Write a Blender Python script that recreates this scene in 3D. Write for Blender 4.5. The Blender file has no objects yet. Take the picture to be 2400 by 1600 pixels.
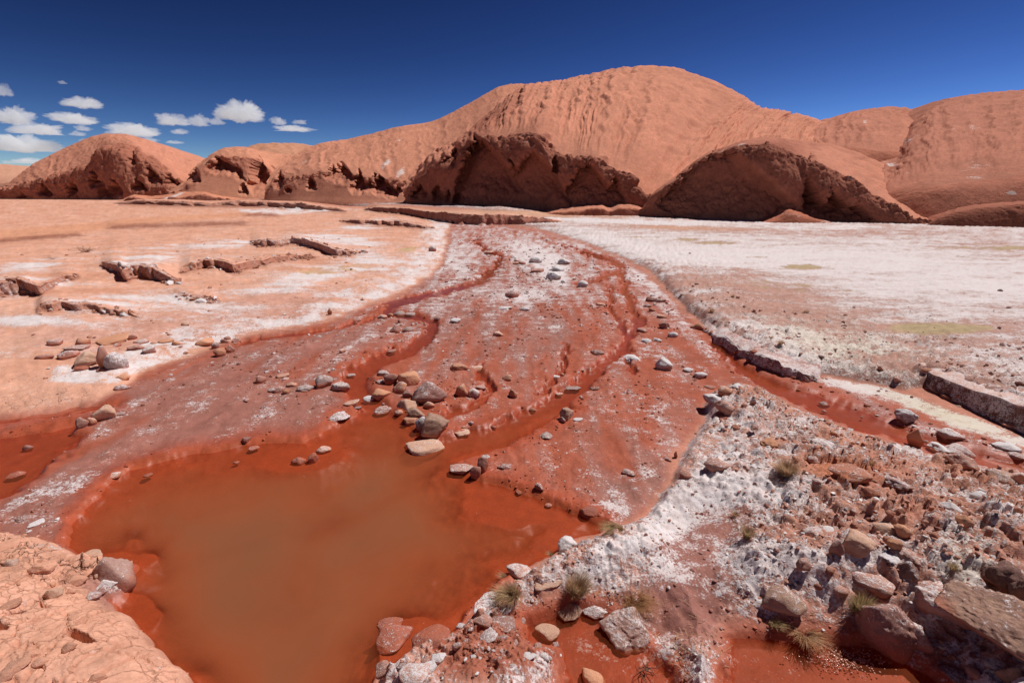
import bpy, math, random
import numpy as np
from mathutils import Vector, Matrix

# ------------------------------------------------------------------ camera, sky, sun, exposure
SC = bpy.context.scene
COL = SC.collection
CAM_H = 2.6
PITCH = math.radians(17.4)
FPX = 17.0 / 36.0 * 2400.0
CP, SP = math.cos(PITCH), math.sin(PITCH)
cam_data = bpy.data.cameras.new("camera")
cam_data.lens = 17.0
cam_data.sensor_width = 36.0
cam_data.clip_start = 0.05
cam_data.clip_end = 20000.0
cam = bpy.data.objects.new("camera", cam_data)
cam.location = (0, 0, CAM_H)
cam.rotation_euler = (math.radians(90) - PITCH, 0, 0)
COL.objects.link(cam)
SC.camera = cam

SUN_EL, SUN_AZ = math.radians(58.0), math.radians(60.0)      # azimuth: clockwise from +Y (the view direction)
world = bpy.data.worlds.new("World")
SC.world = world
world.use_nodes = True
wn, wl = world.node_tree.nodes, world.node_tree.links
wn.clear()
sky = wn.new("ShaderNodeTexSky")
sky.sky_type = 'NISHITA'
sky.sun_disc = False
sky.sun_elevation = SUN_EL
sky.sun_rotation = SUN_AZ
sky.altitude = 3800.0
sky.air_density = 1.0
sky.dust_density = 0.0
sky.ozone_density = 3.0
gam = wn.new("ShaderNodeGamma"); gam.inputs["Gamma"].default_value = 2.5
hs = wn.new("ShaderNodeHueSaturation"); hs.inputs["Saturation"].default_value = 1.0
hs.inputs["Value"].default_value = 0.059
bg = wn.new("ShaderNodeBackground"); bg.inputs["Strength"].default_value = 0.10
wo = wn.new("ShaderNodeOutputWorld")
wl.new(sky.outputs[0], gam.inputs["Color"])
wl.new(gam.outputs[0], hs.inputs["Color"])
pol = wn.new("ShaderNodeVectorMath"); pol.operation = 'MULTIPLY'; pol.inputs[1].default_value = (1.22, .84, .66)
wl.new(hs.outputs[0], pol.inputs[0])
wl.new(pol.outputs[0], bg.inputs["Color"])
wl.new(bg.outputs[0], wo.inputs["Surface"])

sun_data = bpy.data.lights.new("sun", 'SUN')
sun_data.energy = 4.35
sun_data.angle = math.radians(0.53)
sun_data.color = (1.0, 0.98, 0.95)
sun = bpy.data.objects.new("sun", sun_data)
sd = Vector((math.sin(SUN_AZ) * math.cos(SUN_EL), math.cos(SUN_AZ) * math.cos(SUN_EL), math.sin(SUN_EL)))
sun.rotation_euler = sd.to_track_quat('Z', 'Y').to_euler()
sun.location = sd * 100
COL.objects.link(sun)
SC.view_settings.view_transform = 'Standard'
SC.view_settings.look = 'None'
SC.view_settings.exposure = 0.0
SC.view_settings.gamma = 1.0
SC.view_settings.use_curve_mapping = False
SC.cycles.max_bounces = 8
SC.cycles.diffuse_bounces = 3
SC.cycles.volume_bounces = 6
SC.cycles.transparent_max_bounces = 12

# ------------------------------------------------------------------ survey helpers: photo point <-> place
# S coordinates are the 2400x1600 photograph; K turns the 2352-wide viewing copy into them.
K = 2400.0 / 2352.0

def ray(x, y):
    dx, dy = x - 1200.0, 800.0 - y
    return dx, FPX * CP + dy * SP, -FPX * SP + dy * CP

def at_depth(x, y, R):
    d = ray(x, y); t = R / d[1]
    return (d[0] * t, R, CAM_H + d[2] * t)

def on_plane(x, y, z=0.0):
    d = ray(x, y); t = (z - CAM_H) / d[2]
    return (d[0] * t, d[1] * t, z)

def to_photo(x, y, z):
    zc = y * CP - (z - CAM_H) * SP
    zc = np.maximum(zc, 0.02)
    u = 1200.0 + FPX * x / zc
    v = 800.0 - FPX * (y * SP + (z - CAM_H) * CP) / zc
    return u, v

# ------------------------------------------------------------------ numpy noise
_rs = np.random.RandomState(7)
_perm = _rs.permutation(256).astype(np.int32)
_perm = np.concatenate([_perm, _perm, _perm])
_g = _rs.normal(size=(256, 3)); _g /= np.linalg.norm(_g, axis=1)[:, None]
_g = _g.astype(np.float32)

def perlin(x, y, z=None):
    x = np.asarray(x, np.float32); y = np.asarray(y, np.float32)
    if z is None:
        xi = np.floor(x); yi = np.floor(y)
        xf = x - xi; yf = y - yi
        xi = xi.astype(np.int64) & 255; yi = yi.astype(np.int64) & 255
        u = xf * xf * xf * (xf * (xf * 6 - 15) + 10); v = yf * yf * yf * (yf * (yf * 6 - 15) + 10)
        def g(ix, iy, fx, fy):
            h = _perm[_perm[ix] + iy]
            return (_g[h, 0] * fx + _g[h, 1] * fy) * 1.3
        a = g(xi, yi, xf, yf); b = g(xi + 1 & 255, yi, xf - 1, yf)
        c = g(xi, yi + 1 & 255, xf, yf - 1); d = g(xi + 1 & 255, yi + 1 & 255, xf - 1, yf - 1)
        return ((a + u * (b - a)) * (1 - v) + (c + u * (d - c)) * v) * 1.5
    z = np.asarray(z, np.float32)
    xi = np.floor(x); yi = np.floor(y); zi = np.floor(z)
    xf = x - xi; yf = y - yi; zf = z - zi
    xi = xi.astype(np.int64) & 255; yi = yi.astype(np.int64) & 255; zi = zi.astype(np.int64) & 255
    u = xf * xf * xf * (xf * (xf * 6 - 15) + 10); v = yf * yf * yf * (yf * (yf * 6 - 15) + 10)
    w = zf * zf * zf * (zf * (zf * 6 - 15) + 10)
    out = 0
    for ox in (0, 1):
        hx = _perm[xi + ox & 255]; wx = u if ox else 1 - u
        for oy in (0, 1):
            hy = _perm[hx + (yi + oy & 255)]; wy = v if oy else 1 - v
            for oz in (0, 1):
                h = _perm[hy + (zi + oz & 255)]; wz = w if oz else 1 - w
                out = out + (_g[h, 0] * (xf - ox) + _g[h, 1] * (yf - oy) + _g[h, 2] * (zf - oz)) * wx * wy * wz
    return out * 1.6

def fbm(x, y, z=None, o=4, lac=2.03, gain=0.5, ridged=False):
    s = 0; a = 1.0; tot = 0.0
    for i in range(o):
        n = perlin(x + i * 17.3, y - i * 9.1, None if z is None else z + i * 5.7)
        if ridged: n = 1 - 2 * np.abs(n)
        s = s + a * n; tot += a
        a *= gain; x = x * lac; y = y * lac
        if z is not None: z = z * lac
    return s / tot

def cells(x, y, seed=0):
    """Voronoi: distance to the border between the two nearest cells, and the cell's own value."""
    xi = np.floor(x); yi = np.floor(y)
    f1 = np.full(x.shape, 9.0); f2 = np.full(x.shape, 9.0); val = np.zeros(x.shape)
    for ox in (-1, 0, 1):
        for oy in (-1, 0, 1):
            cx = (xi + ox).astype(np.int64); cy = (yi + oy).astype(np.int64)
            h = _perm[_perm[(cx + seed) & 255] + (cy & 255)]; h2 = _perm[h + 91]
            px = xi + ox + 0.1 + 0.8 * h / 255.0; py = yi + oy + 0.1 + 0.8 * h2 / 255.0
            d = np.hypot(px - x, py - y)
            near = d < f1
            f2 = np.where(near, f1, np.minimum(f2, d))
            val = np.where(near, h / 255.0, val)
            f1 = np.where(near, d, f1)
    return f2 - f1, val

def sstep(a, b, x):
    t = np.clip((x - a) / (b - a), 0, 1)
    return t * t * (3 - 2 * t)

def lerp(a, b, t):
    return a + (b - a) * t

def poly_sd(px, py, poly):
    """signed distance to a polygon, positive inside"""
    n = len(poly); best = np.full(px.shape, 1e18); inside = np.zeros(px.shape, bool)
    for i in range(n):
        ax, ay = poly[i]; bx, by = poly[(i + 1) % n]
        ex, ey = bx - ax, by - ay
        wx, wy = px - ax, py - ay
        t = np.clip((wx * ex + wy * ey) / (ex * ex + ey * ey + 1e-9), 0, 1)
        best = np.minimum(best, (wx - ex * t) ** 2 + (wy - ey * t) ** 2)
        c = ((ay > py) != (by > py))
        with np.errstate(divide='ignore', invalid='ignore'):
            c &= px < (bx - ax) * (py - ay) / ((by - ay) if by != ay else 1e-9) + ax
        inside ^= c
    return np.where(inside, 1, -1) * np.sqrt(best)

def line_q(px, py, pts):
    """polyline of (x, y, halfwidth): how deep inside the band, 1 on the line, 0 at its edge"""
    best = np.full(px.shape, -50.0)
    for (ax, ay, aw), (bx, by, bw) in zip(pts[:-1], pts[1:]):
        ex, ey = bx - ax, by - ay
        wx, wy = px - ax, py - ay
        t = np.clip((wx * ex + wy * ey) / (ex * ex + ey * ey + 1e-9), 0, 1)
        d = np.hypot(wx - ex * t, (wy - ey * t) * 1.6)
        best = np.maximum(best, 1 - d / (aw + (bw - aw) * t))
    return best

def gsum(px, py, items):
    """sum of soft spots (x, y, rx, ry, slant, amount)"""
    s = np.zeros(px.shape)
    for (x, y, rx, ry, sl, a) in items:
        dx = px - x; dy = py - y - sl * dx
        s += a * np.exp(-(dx / rx) ** 2 - (dy / ry) ** 2)
    return s

def mesh_obj(name, verts, faces, mat, smooth=True, parent=None, loc=None, props=None, attrs=None):
    """verts (n,3) array, faces (m,3|4) array of one size; attrs: {name: (n,4) array}"""
    me = bpy.data.meshes.new(name)
    verts = np.asarray(verts, np.float32); faces = np.asarray(faces, np.int32)
    k = faces.shape[1]
    me.vertices.add(len(verts)); me.vertices.foreach_set("co", verts.ravel())
    me.loops.add(faces.size); me.loops.foreach_set("vertex_index", faces.ravel())
    me.polygons.add(len(faces))
    me.polygons.foreach_set("loop_start", np.arange(0, faces.size, k, dtype=np.int32))
    me.polygons.foreach_set("loop_total", np.full(len(faces), k, np.int32))
    me.polygons.foreach_set("use_smooth", np.full(len(faces), smooth))
    if attrs:
        for an, av in attrs.items():
            at = me.attributes.new(an, 'FLOAT_COLOR', 'POINT')
            at.data.foreach_set("color", np.asarray(av, np.float32).ravel())
    me.update(calc_edges=True)
    if mat: me.materials.append(mat)
    o = bpy.data.objects.new(name, me)
    COL.objects.link(o)
    if parent: o.parent = parent
    if loc is not None: o.location = loc
    for a, b in (props or {}).items(): o[a] = b
    return o

def grid_faces(nr, nc):
    i = np.arange((nr - 1) * (nc - 1)); r = i // (nc - 1); c = i % (nc - 1)
    a = r * nc + c
    return np.stack([a, a + 1, a + nc + 1, a + nc], 1)

# ------------------------------------------------------------------ materials
class NT:
    """a small node-tree writer"""
    def __init__(self, name):
        self.m = bpy.data.materials.new(name); self.m.use_nodes = True
        self.t = self.m.node_tree; self.t.nodes.clear()
        self.out = self.n("ShaderNodeOutputMaterial")
    def n(self, typ, **kw):
        nd = self.t.nodes.new(typ)
        for k, v in kw.items(): setattr(nd, k, v)
        return nd
    def l(self, a, b): self.t.links.new(a, b)
    def put(self, sock, v):
        if hasattr(v, "is_linked") or isinstance(v, bpy.types.NodeSocket): self.l(v, sock)
        elif isinstance(v, (tuple, list)) and len(v) == 3 and sock.type == 'RGBA': sock.default_value = (*v, 1)
        else: sock.default_value = v
    def math(self, op, a, b=0.0, clamp=False):
        nd = self.n("ShaderNodeMath", operation=op); nd.use_clamp = clamp
        self.put(nd.inputs[0], a); self.put(nd.inputs[1], b); return nd.outputs[0]
    def noise(self, co, scale, detail=4.0, rough=0.55, dist=0.0):
        nd = self.n("ShaderNodeTexNoise"); self.l(co, nd.inputs["Vector"])
        nd.inputs["Scale"].default_value = scale; nd.inputs["Detail"].default_value = detail
        nd.inputs["Roughness"].default_value = rough; nd.inputs["Distortion"].default_value = dist
        return nd.outputs["Fac"]
    def voro(self, co, scale, feature='F1', rnd=1.0):
        nd = self.n("ShaderNodeTexVoronoi", feature=feature); self.l(co, nd.inputs["Vector"])
        nd.inputs["Scale"].default_value = scale; nd.inputs["Randomness"].default_value = rnd
        return nd.outputs["Distance"]
    def rng(self, v, a, b, c=0.0, d=1.0, smooth=True):
        nd = self.n("ShaderNodeMapRange"); nd.interpolation_type = 'SMOOTHSTEP' if smooth else 'LINEAR'
        self.put(nd.inputs["Value"], v)
        for k, x in zip(("From Min", "From Max", "To Min", "To Max"), (a, b, c, d)): self.put(nd.inputs[k], x)
        return nd.outputs["Result"]
    def mix(self, f, a, b, mode='MIX'):
        nd = self.n("ShaderNodeMix", data_type='RGBA', blend_type=mode)
        self.put(nd.inputs["Factor"], f); self.put(nd.inputs["A"], a) if False else None
        ins = [s for s in nd.inputs if s.type == 'RGBA']
        self.put(ins[0], a); self.put(ins[1], b)
        return [s for s in nd.outputs if s.type == 'RGBA'][0]
    def sep(self, c):
        nd = self.n("ShaderNodeSeparateColor"); self.l(c, nd.inputs[0]); return nd.outputs
    def attr(self, name):
        nd = self.n("ShaderNodeAttribute"); nd.attribute_name = name; return nd
    def bump(self, h, strength, dist, normal=None):
        nd = self.n("ShaderNodeBump"); self.put(nd.inputs["Height"], h)
        self.put(nd.inputs["Strength"], strength); self.put(nd.inputs["Distance"], dist)
        if normal is not None: self.l(normal, nd.inputs["Normal"])
        return nd.outputs["Normal"]
    def bsdf(self, col, rough, normal=None, spec=0.3, **kw):
        nd = self.n("ShaderNodeBsdfPrincipled")
        self.put(nd.inputs["Base Color"], col); self.put(nd.inputs["Roughness"], rough)
        self.put(nd.inputs["Specular IOR Level"], spec)
        if normal is not None: self.l(normal, nd.inputs["Normal"])
        for k, v in kw.items(): self.put(nd.inputs[k], v)
        return nd.outputs[0]
    def done(self, sh):
        self.l(sh, self.out.inputs["Surface"]); return self.m

SALT = (0.77, 0.70, 0.69)

def mat_ground():
    t = NT("riverbed_and_salt")
    g = t.n("ShaderNodeNewGeometry"); P = g.outputs["Position"]
    base = t.attr("tone").outputs["Color"]
    mk = t.sep(t.attr("cover").outputs["Color"])          # salt, gloss, grain
    salt, gloss, grain = mk[0], mk[1], mk[2]
    n1 = t.noise(P, 1.6, 5, 0.6); n2 = t.noise(P, 9, 5, 0.65); n3 = t.noise(P, 55, 4, 0.7); v = t.voro(P, 70)
    # tone variation of the bare soil
    var = t.rng(t.math('ADD', t.math('MULTIPLY', n1, 0.5), t.math('MULTIPLY', n2, 0.5)), 0.3, 0.7, 0.80, 1.18, False)
    gr = t.rng(n3, 0.3, 0.7, 0.84, 1.14, False)
    mul = t.math('MULTIPLY', var, gr)
    cm = t.n("ShaderNodeVectorMath", operation='SCALE'); t.l(base, cm.inputs[0]); t.l(mul, cm.inputs["Scale"])
    # salt crust: the mask decides how much of the surface the crust covers
    n4 = t.noise(P, 24, 4, 0.7)
    th = t.math('ADD', t.math('MULTIPLY', n2, 0.75), t.math('ADD', t.math('MULTIPLY', n3, 0.75), t.math('ADD', t.math('MULTIPLY', n4, 0.75), t.math('MULTIPLY', v, 0.25))))
    mp = t.n('ShaderNodeMapping'); t.l(P, mp.inputs[0]); mp.inputs['Scale'].default_value = (1.0, 2.0, 1.0)
    n0 = t.noise(mp.outputs[0], 2.6, 5, 0.75)
    th = t.math('SUBTRACT', t.math('ADD', th, t.math('MULTIPLY', n0, 0.9)), 1.19)
    s0 = t.math('SUBTRACT', 0.92, t.math('MULTIPLY', salt, 0.80))
    sf = t.rng(t.math('SUBTRACT', th, s0), -0.13, 0.16)
    sc = t.mix(t.rng(n2, 0.35, 0.65), SALT, (0.68, 0.57, 0.55))
    sc = t.mix(t.math('MULTIPLY', mk[2], 0.0), sc, sc)
    cream = t.attr("tone").outputs["Alpha"]
    sc = t.mix(cream, sc, (0.68, 0.60, 0.48))
    col = t.mix(t.math('MULTIPLY', sf, 0.93), cm.outputs[0], sc)
    # dried skin: fine drying cracks where the cover map asks, their inner shade put into the colour
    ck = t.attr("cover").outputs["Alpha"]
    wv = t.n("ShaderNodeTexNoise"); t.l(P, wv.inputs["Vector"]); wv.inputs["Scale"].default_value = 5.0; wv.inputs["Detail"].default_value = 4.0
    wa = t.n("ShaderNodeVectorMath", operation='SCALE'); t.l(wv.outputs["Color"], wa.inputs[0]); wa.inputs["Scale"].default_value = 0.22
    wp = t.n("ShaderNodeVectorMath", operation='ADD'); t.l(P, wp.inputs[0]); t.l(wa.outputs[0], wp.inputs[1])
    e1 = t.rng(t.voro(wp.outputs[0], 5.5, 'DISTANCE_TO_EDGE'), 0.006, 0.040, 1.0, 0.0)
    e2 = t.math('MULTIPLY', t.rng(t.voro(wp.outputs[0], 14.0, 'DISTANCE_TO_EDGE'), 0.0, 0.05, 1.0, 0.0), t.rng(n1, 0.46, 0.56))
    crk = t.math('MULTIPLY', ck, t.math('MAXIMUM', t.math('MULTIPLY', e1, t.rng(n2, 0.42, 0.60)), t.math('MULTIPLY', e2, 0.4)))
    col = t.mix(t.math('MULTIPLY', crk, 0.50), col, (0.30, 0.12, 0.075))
    h = t.math('ADD', t.math('MULTIPLY', n3, 0.7), t.math('ADD', t.math('MULTIPLY', n2, 1.2), t.math('MULTIPLY', sf, 0.35)))
    h = t.math('SUBTRACT', h, t.math('MULTIPLY', crk, 3.0))
    nb = t.bump(h, t.rng(grain, 0, 1, 0.15, 1.0, False), 0.011)
    rough = t.math('SUBTRACT', 0.95, t.math('MULTIPLY', t.math('MULTIPLY', gloss, t.math('SUBTRACT', 1.0, sf)), 0.52))
    spec = t.math('ADD', 0.08, t.math('MULTIPLY', gloss, 0.22))
    return t.done(t.bsdf(col, rough, nb, spec))

def mat_hill():
    t = NT("red_hill_earth")
    g = t.n("ShaderNodeNewGeometry"); P = g.outputs["Position"]
    base = t.attr("tone").outputs["Color"]
    mk = t.sep(t.attr("cover").outputs["Color"])          # salt, rock, fine scale
    mp = t.n("ShaderNodeMapping"); t.l(P, mp.inputs[0]); mp.inputs["Scale"].default_value = (0.6, 0.6, 2.2)
    n1 = t.noise(P, 0.35, 6, 0.6); n2 = t.noise(P, 2.2, 6, 0.7); n3 = t.noise(P, 9.0, 4, 0.7); nl = t.noise(mp.outputs[0], 1.6, 5, 0.65)
    var = t.math('MULTIPLY', t.rng(n1, 0.3, 0.7, 0.88, 1.1, False), t.rng(n2, 0.3, 0.7, 0.84, 1.12, False))
    var = t.math('MULTIPLY', var, t.math('MULTIPLY', t.rng(n3, 0.35, 0.65, 0.84, 1.10, False), t.rng(t.noise(P, 26, 3, 0.7), 0.35, 0.65, 0.88, 1.08, False)))
    cm = t.n("ShaderNodeVectorMath", operation='SCALE'); t.l(base, cm.inputs[0]); t.l(var, cm.inputs["Scale"])
    sf = t.rng(t.math('SUBTRACT', t.math('ADD', t.math('MULTIPLY', nl, 0.6), t.math('MULTIPLY', n3, 0.4)),
                      t.math('SUBTRACT', 0.84, t.math('MULTIPLY', mk[0], 0.55))), -0.03, 0.06)
    col = t.mix(t.math('MULTIPLY', sf, 0.75), cm.outputs[0], (0.74, 0.64, 0.60))
    h = t.math('ADD', t.math('MULTIPLY', n2, 1.0), t.math('ADD', t.math('MULTIPLY', n3, 0.45), t.math('MULTIPLY', n1, 0.6)))
    nb = t.bump(h, t.rng(mk[1], 0, 1, 0.35, 0.8, False), 0.15)
    return t.done(t.bsdf(col, 0.95, nb, 0.05))

def mat_water():
    t = NT("turbid_red_water")
    g = t.n("ShaderNodeNewGeometry"); P = g.outputs["Position"]
    dp = t.sep(t.attr("depth").outputs["Color"])[0]                  # metres of water below this point
    n = t.noise(P, 0.9, 3, 0.5, 0.6)
    murk = t.math('SUBTRACT', 1.0, t.math('POWER', 2.718, t.math('MULTIPLY', dp, t.rng(n, 0.3, 0.7, -4.5, -9.0, False))))
    body = t.mix(t.rng(t.math("ADD", dp, t.rng(t.noise(P, 0.8, 3, 0.5), 0.3, 0.7, -0.09, 0.09, False)), 0.06, 0.50), (0.36, 0.085, 0.032), (0.235, 0.086, 0.040))
    dif = t.n("ShaderNodeBsdfDiffuse"); t.l(body, dif.inputs["Color"])
    tr = t.n("ShaderNodeBsdfTransparent"); t.put(tr.inputs["Color"], (0.93, 0.80, 0.74))
    mx = t.n("ShaderNodeMixShader"); t.l(murk, mx.inputs[0]); t.l(tr.outputs[0], mx.inputs[1]); t.l(dif.outputs[0], mx.inputs[2])
    nb = t.bump(t.noise(P, 14, 2, 0.5), 0.06, 0.02)
    gl = t.n("ShaderNodeBsdfGlossy"); gl.inputs["Roughness"].default_value = 0.04; t.l(nb, gl.inputs["Normal"])
    fr = t.n("ShaderNodeFresnel"); fr.inputs["IOR"].default_value = 1.17; t.l(nb, fr.inputs["Normal"])
    m2 = t.n("ShaderNodeMixShader"); t.l(fr.outputs[0], m2.inputs[0]); t.l(mx.outputs[0], m2.inputs[1]); t.l(gl.outputs[0], m2.inputs[2])
    return t.done(m2.outputs[0])

def mat_rock(name, c1, c2, salt, rough=0.85, bump=0.6, mud=0.65, line=0.0):
    t = NT(name)
    tc = t.n("ShaderNodeTexCoord"); g = t.n("ShaderNodeNewGeometry"); oi = t.n("ShaderNodeObjectInfo")
    off = t.n("ShaderNodeVectorMath", operation='SCALE'); t.l(oi.outputs["Location"], off.inputs[0]); off.inputs["Scale"].default_value = 3.7
    ad = t.n("ShaderNodeVectorMath", operation='ADD'); t.l(tc.outputs["Object"], ad.inputs[0]); t.l(off.outputs[0], ad.inputs[1])
    P = ad.outputs[0]
    n1 = t.noise(P, 1.3, 5, 0.6); n2 = t.noise(P, 6, 6, 0.7); n3 = t.noise(P, 26, 4, 0.75)
    col = t.mix(t.rng(t.math('ADD', t.math('MULTIPLY', n1, .5), t.math('MULTIPLY', n2, .5)), 0.38, 0.62), c1, c2)
    sc = t.n("ShaderNodeVectorMath", operation='SCALE'); t.l(col, sc.inputs[0])
    t.l(t.math('MULTIPLY', t.rng(n3, 0.3, 0.7, 0.82, 1.16, False), t.rng(oi.outputs["Random"], 0, 1, 0.85, 1.15, False)), sc.inputs["Scale"])
    nz = t.n("ShaderNodeSeparateXYZ"); t.l(g.outputs["Normal"], nz.inputs[0])
    up = t.rng(nz.outputs[2], -0.2, 0.9, 0.0, 0.12, False)
    s = t.math('ADD', t.math('MULTIPLY', n2, 0.5), t.math('ADD', t.math('MULTIPLY', n3, 0.5), up))
    s = t.math('ADD', s, t.rng(oi.outputs["Random"], 0, 1, -0.04, 0.05, False))
    sf = t.rng(s, 0.80 - salt * 0.35, 0.88 - salt * 0.35)
    c = t.mix(t.math('MULTIPLY', sf, 0.9), sc.outputs[0], SALT)
    oz = t.n("ShaderNodeSeparateXYZ"); t.l(tc.outputs["Object"], oz.inputs[0])
    st = t.rng(t.math('ADD', oz.outputs[2], t.math('MULTIPLY', n1, .5)), .50 + line, .24 + line)
    c = t.mix(t.math('MULTIPLY', st, mud), c, (.42, .12, .065))
    h = t.math('ADD', t.math('MULTIPLY', n2, 1.0), t.math('MULTIPLY', n3, 0.35))
    nb = t.bump(h, bump, 0.022)
    return t.done(t.bsdf(c, rough, nb, 0.25))

def mat_simple(name, c, rough=0.8, vary=0.2, scale=20, spec=0.2):
    t = NT(name)
    tc = t.n("ShaderNodeTexCoord"); n = t.noise(tc.outputs["Object"], scale, 3)
    sc = t.n("ShaderNodeVectorMath", operation='SCALE'); t.put(sc.inputs[0], c)
    t.l(t.rng(n, 0.3, 0.7, 1 - vary, 1 + vary, False), sc.inputs["Scale"])
    return t.done(t.bsdf(sc.outputs[0], rough, None, spec))

M_GROUND, M_HILL, M_WATER = mat_ground(), mat_hill(), mat_water()

# ------------------------------------------------------------------ the ground
# Outlines below are surveyed on the 2352-wide copy of the photograph and laid on the ground plane.
CHANNEL = [(1040,508),(1150,515),(1240,530),(1330,556),(1420,590),(1480,625),(1530,680),(1580,730),(1640,785),(1700,820),(1760,850),(1860,878),(1950,905),(2060,935),(2200,990),(2352,1040),(2600,1150),(2600,1190),(2352,1088),(2240,1076),(2080,1034),(1960,994),(1850,948),(1760,908),(1690,890),(1625,905),(1612,960),(1590,1000),(1540,1060),(1530,1110),(1480,1180),(1430,1220),(1300,1255),(1200,1320),(1120,1390),(1060,1450),(900,1540),(860,1568),(800,1800),(400,1800),(330,1500),(230,1400),(150,1290),(0,1240),(-400,1200),(-400,960),(0,960),(130,950),(240,925),(300,890),(330,860),(450,820),(520,790),(600,770),(700,755),(780,735),(850,705),(930,680),(990,640),(1020,600),(1030,560)]
POOL = [(150,1262),(165,1200),(235,1120),(300,1080),(400,1050),(520,1026),(600,1013),(700,1010),(740,990),(770,965),(830,952),(870,945),(930,955),(980,1000),(1040,1012),(1110,990),(1200,965),(1290,925),(1320,940),(1250,985),(1150,1035),(1055,1065),(1100,1100),(1180,1125),(1260,1150),(1340,1180),(1398,1205),(1385,1232),(1310,1250),(1240,1296),(1170,1325),(1130,1368),(1085,1400),(1045,1450),(1000,1475),(930,1510),(865,1560),(820,1640),(780,1850),(420,1850),(340,1600),(300,1470),(235,1400),(290,1370),(315,1300),(215,1284)]
LEFT_STREAM = [(-500,1010),(0,1008),(100,992),(200,978),(208,998),(150,1040),(90,1085),(40,1125),(0,1150),(-500,1300)]
LEFT_PUDDLE = [(-300,968),(0,962),(60,955),(150,945),(230,932),(290,930),(240,948),(120,960),(0,975),(-300,990)]
PUDDLE_A = [(1210,1440),(1310,1410),(1390,1425),(1480,1490),(1530,1545),(1560,1650),(1480,1720),(1330,1700),(1280,1500),(1230,1480)]
PUDDLE_B = [(1690,1472),(1800,1482),(1950,1486),(2050,1502),(2150,1560),(2210,1640),(2150,1800),(1650,1800),(1668,1540)]
BANK = [(1620,912),(1690,892),(1760,912),(1850,952),(1960,998),(2080,1040),(2240,1084),(2352,1100),(2700,1190),(2900,1900),(840,1900),(870,1568),(1050,1462),(1140,1375),(1245,1306),(1400,1236),(1482,1190),(1534,1118),(1586,1016),(1614,966)]
RIGHT_FLAT = [(1100,500),(1250,530),(1335,556),(1425,590),(1495,625),(1540,680),(1590,725),(1635,775),(1700,812),(1760,846),(1850,870),(1900,868),(2000,888),(2060,903),(2120,888),(2200,920),(2280,958),(2352,996),(2700,1150),(4500,1500),(4500,440),(1000,430),(860,480),(1000,490)]
LEFT_LAND = [(-4000,1000),(-300,958),(0,950),(130,938),(230,922),(280,900),(325,862),(450,822),(520,790),(600,768),(700,752),(780,732),(850,700),(930,672),(990,635),(1015,600),(1028,560),(1035,508),(860,480),(500,465),(0,440),(-4000,440)]
MOUND = [(-900,1225),(0,1236),(60,1246),(150,1275),(225,1290),(290,1330),(285,1375),(235,1400),(330,1455),(392,1510),(445,1575),(500,1700),(520,2400),(-900,2400)]
STREAMS = [
    [(1090,548,5),(1112,575,7),(1150,590,6),(1140,615,8),(1112,640,14),(1070,660,8),(980,680,10),(905,700,18),(885,718,14),(950,728,10),(1000,745,12),(985,775,16),(935,808,18),(865,832,26),(820,865,34),(820,905,34),(870,955,40)],
    [(1292,562,4),(1340,580,6),(1380,592,8),(1420,612,7)],
    [(1330,655,6),(1380,640,9),(1425,625,7),(1440,690,9),(1470,740,12),(1440,790,14),(1380,845,18),(1320,895,26),(1230,950,26),(1140,1000,34),(1040,1030,40)],
    [(1100,845,10),(1122,900,14),(1090,940,14),(1020,960,22)],
    [(1240,905,9),(1290,850,10),(1300,800,9)],
    [(1450,860,8),(1440,780,8),(1400,700,6),(1395,660,6)],
    [(1640,790,12),(1700,850,16),(1780,893,22),(1900,938,30),(2030,985,34),(2150,1028,30),(2260,1060,24),(2400,1098,30),(2700,1200,40)],
    [(560,790,8),(640,775,7),(760,760,6),(860,735,6)],
]
# broken steps in the ground: foot line, height (m), how far behind it the raised ground fades (px), roughness (px)
SCARPS = [
    ([(-300,570),(0,564),(100,554),(190,545)], .09, 20, 3),
    ([(250,528),(330,524),(450,520),(572,518)], .20, 12, 3),
    ([(400,703),(440,700),(500,706)], .12, 25, 5),
    ([(560,497),(600,494),(640,498)], .25, 10, 2),
]

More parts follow.
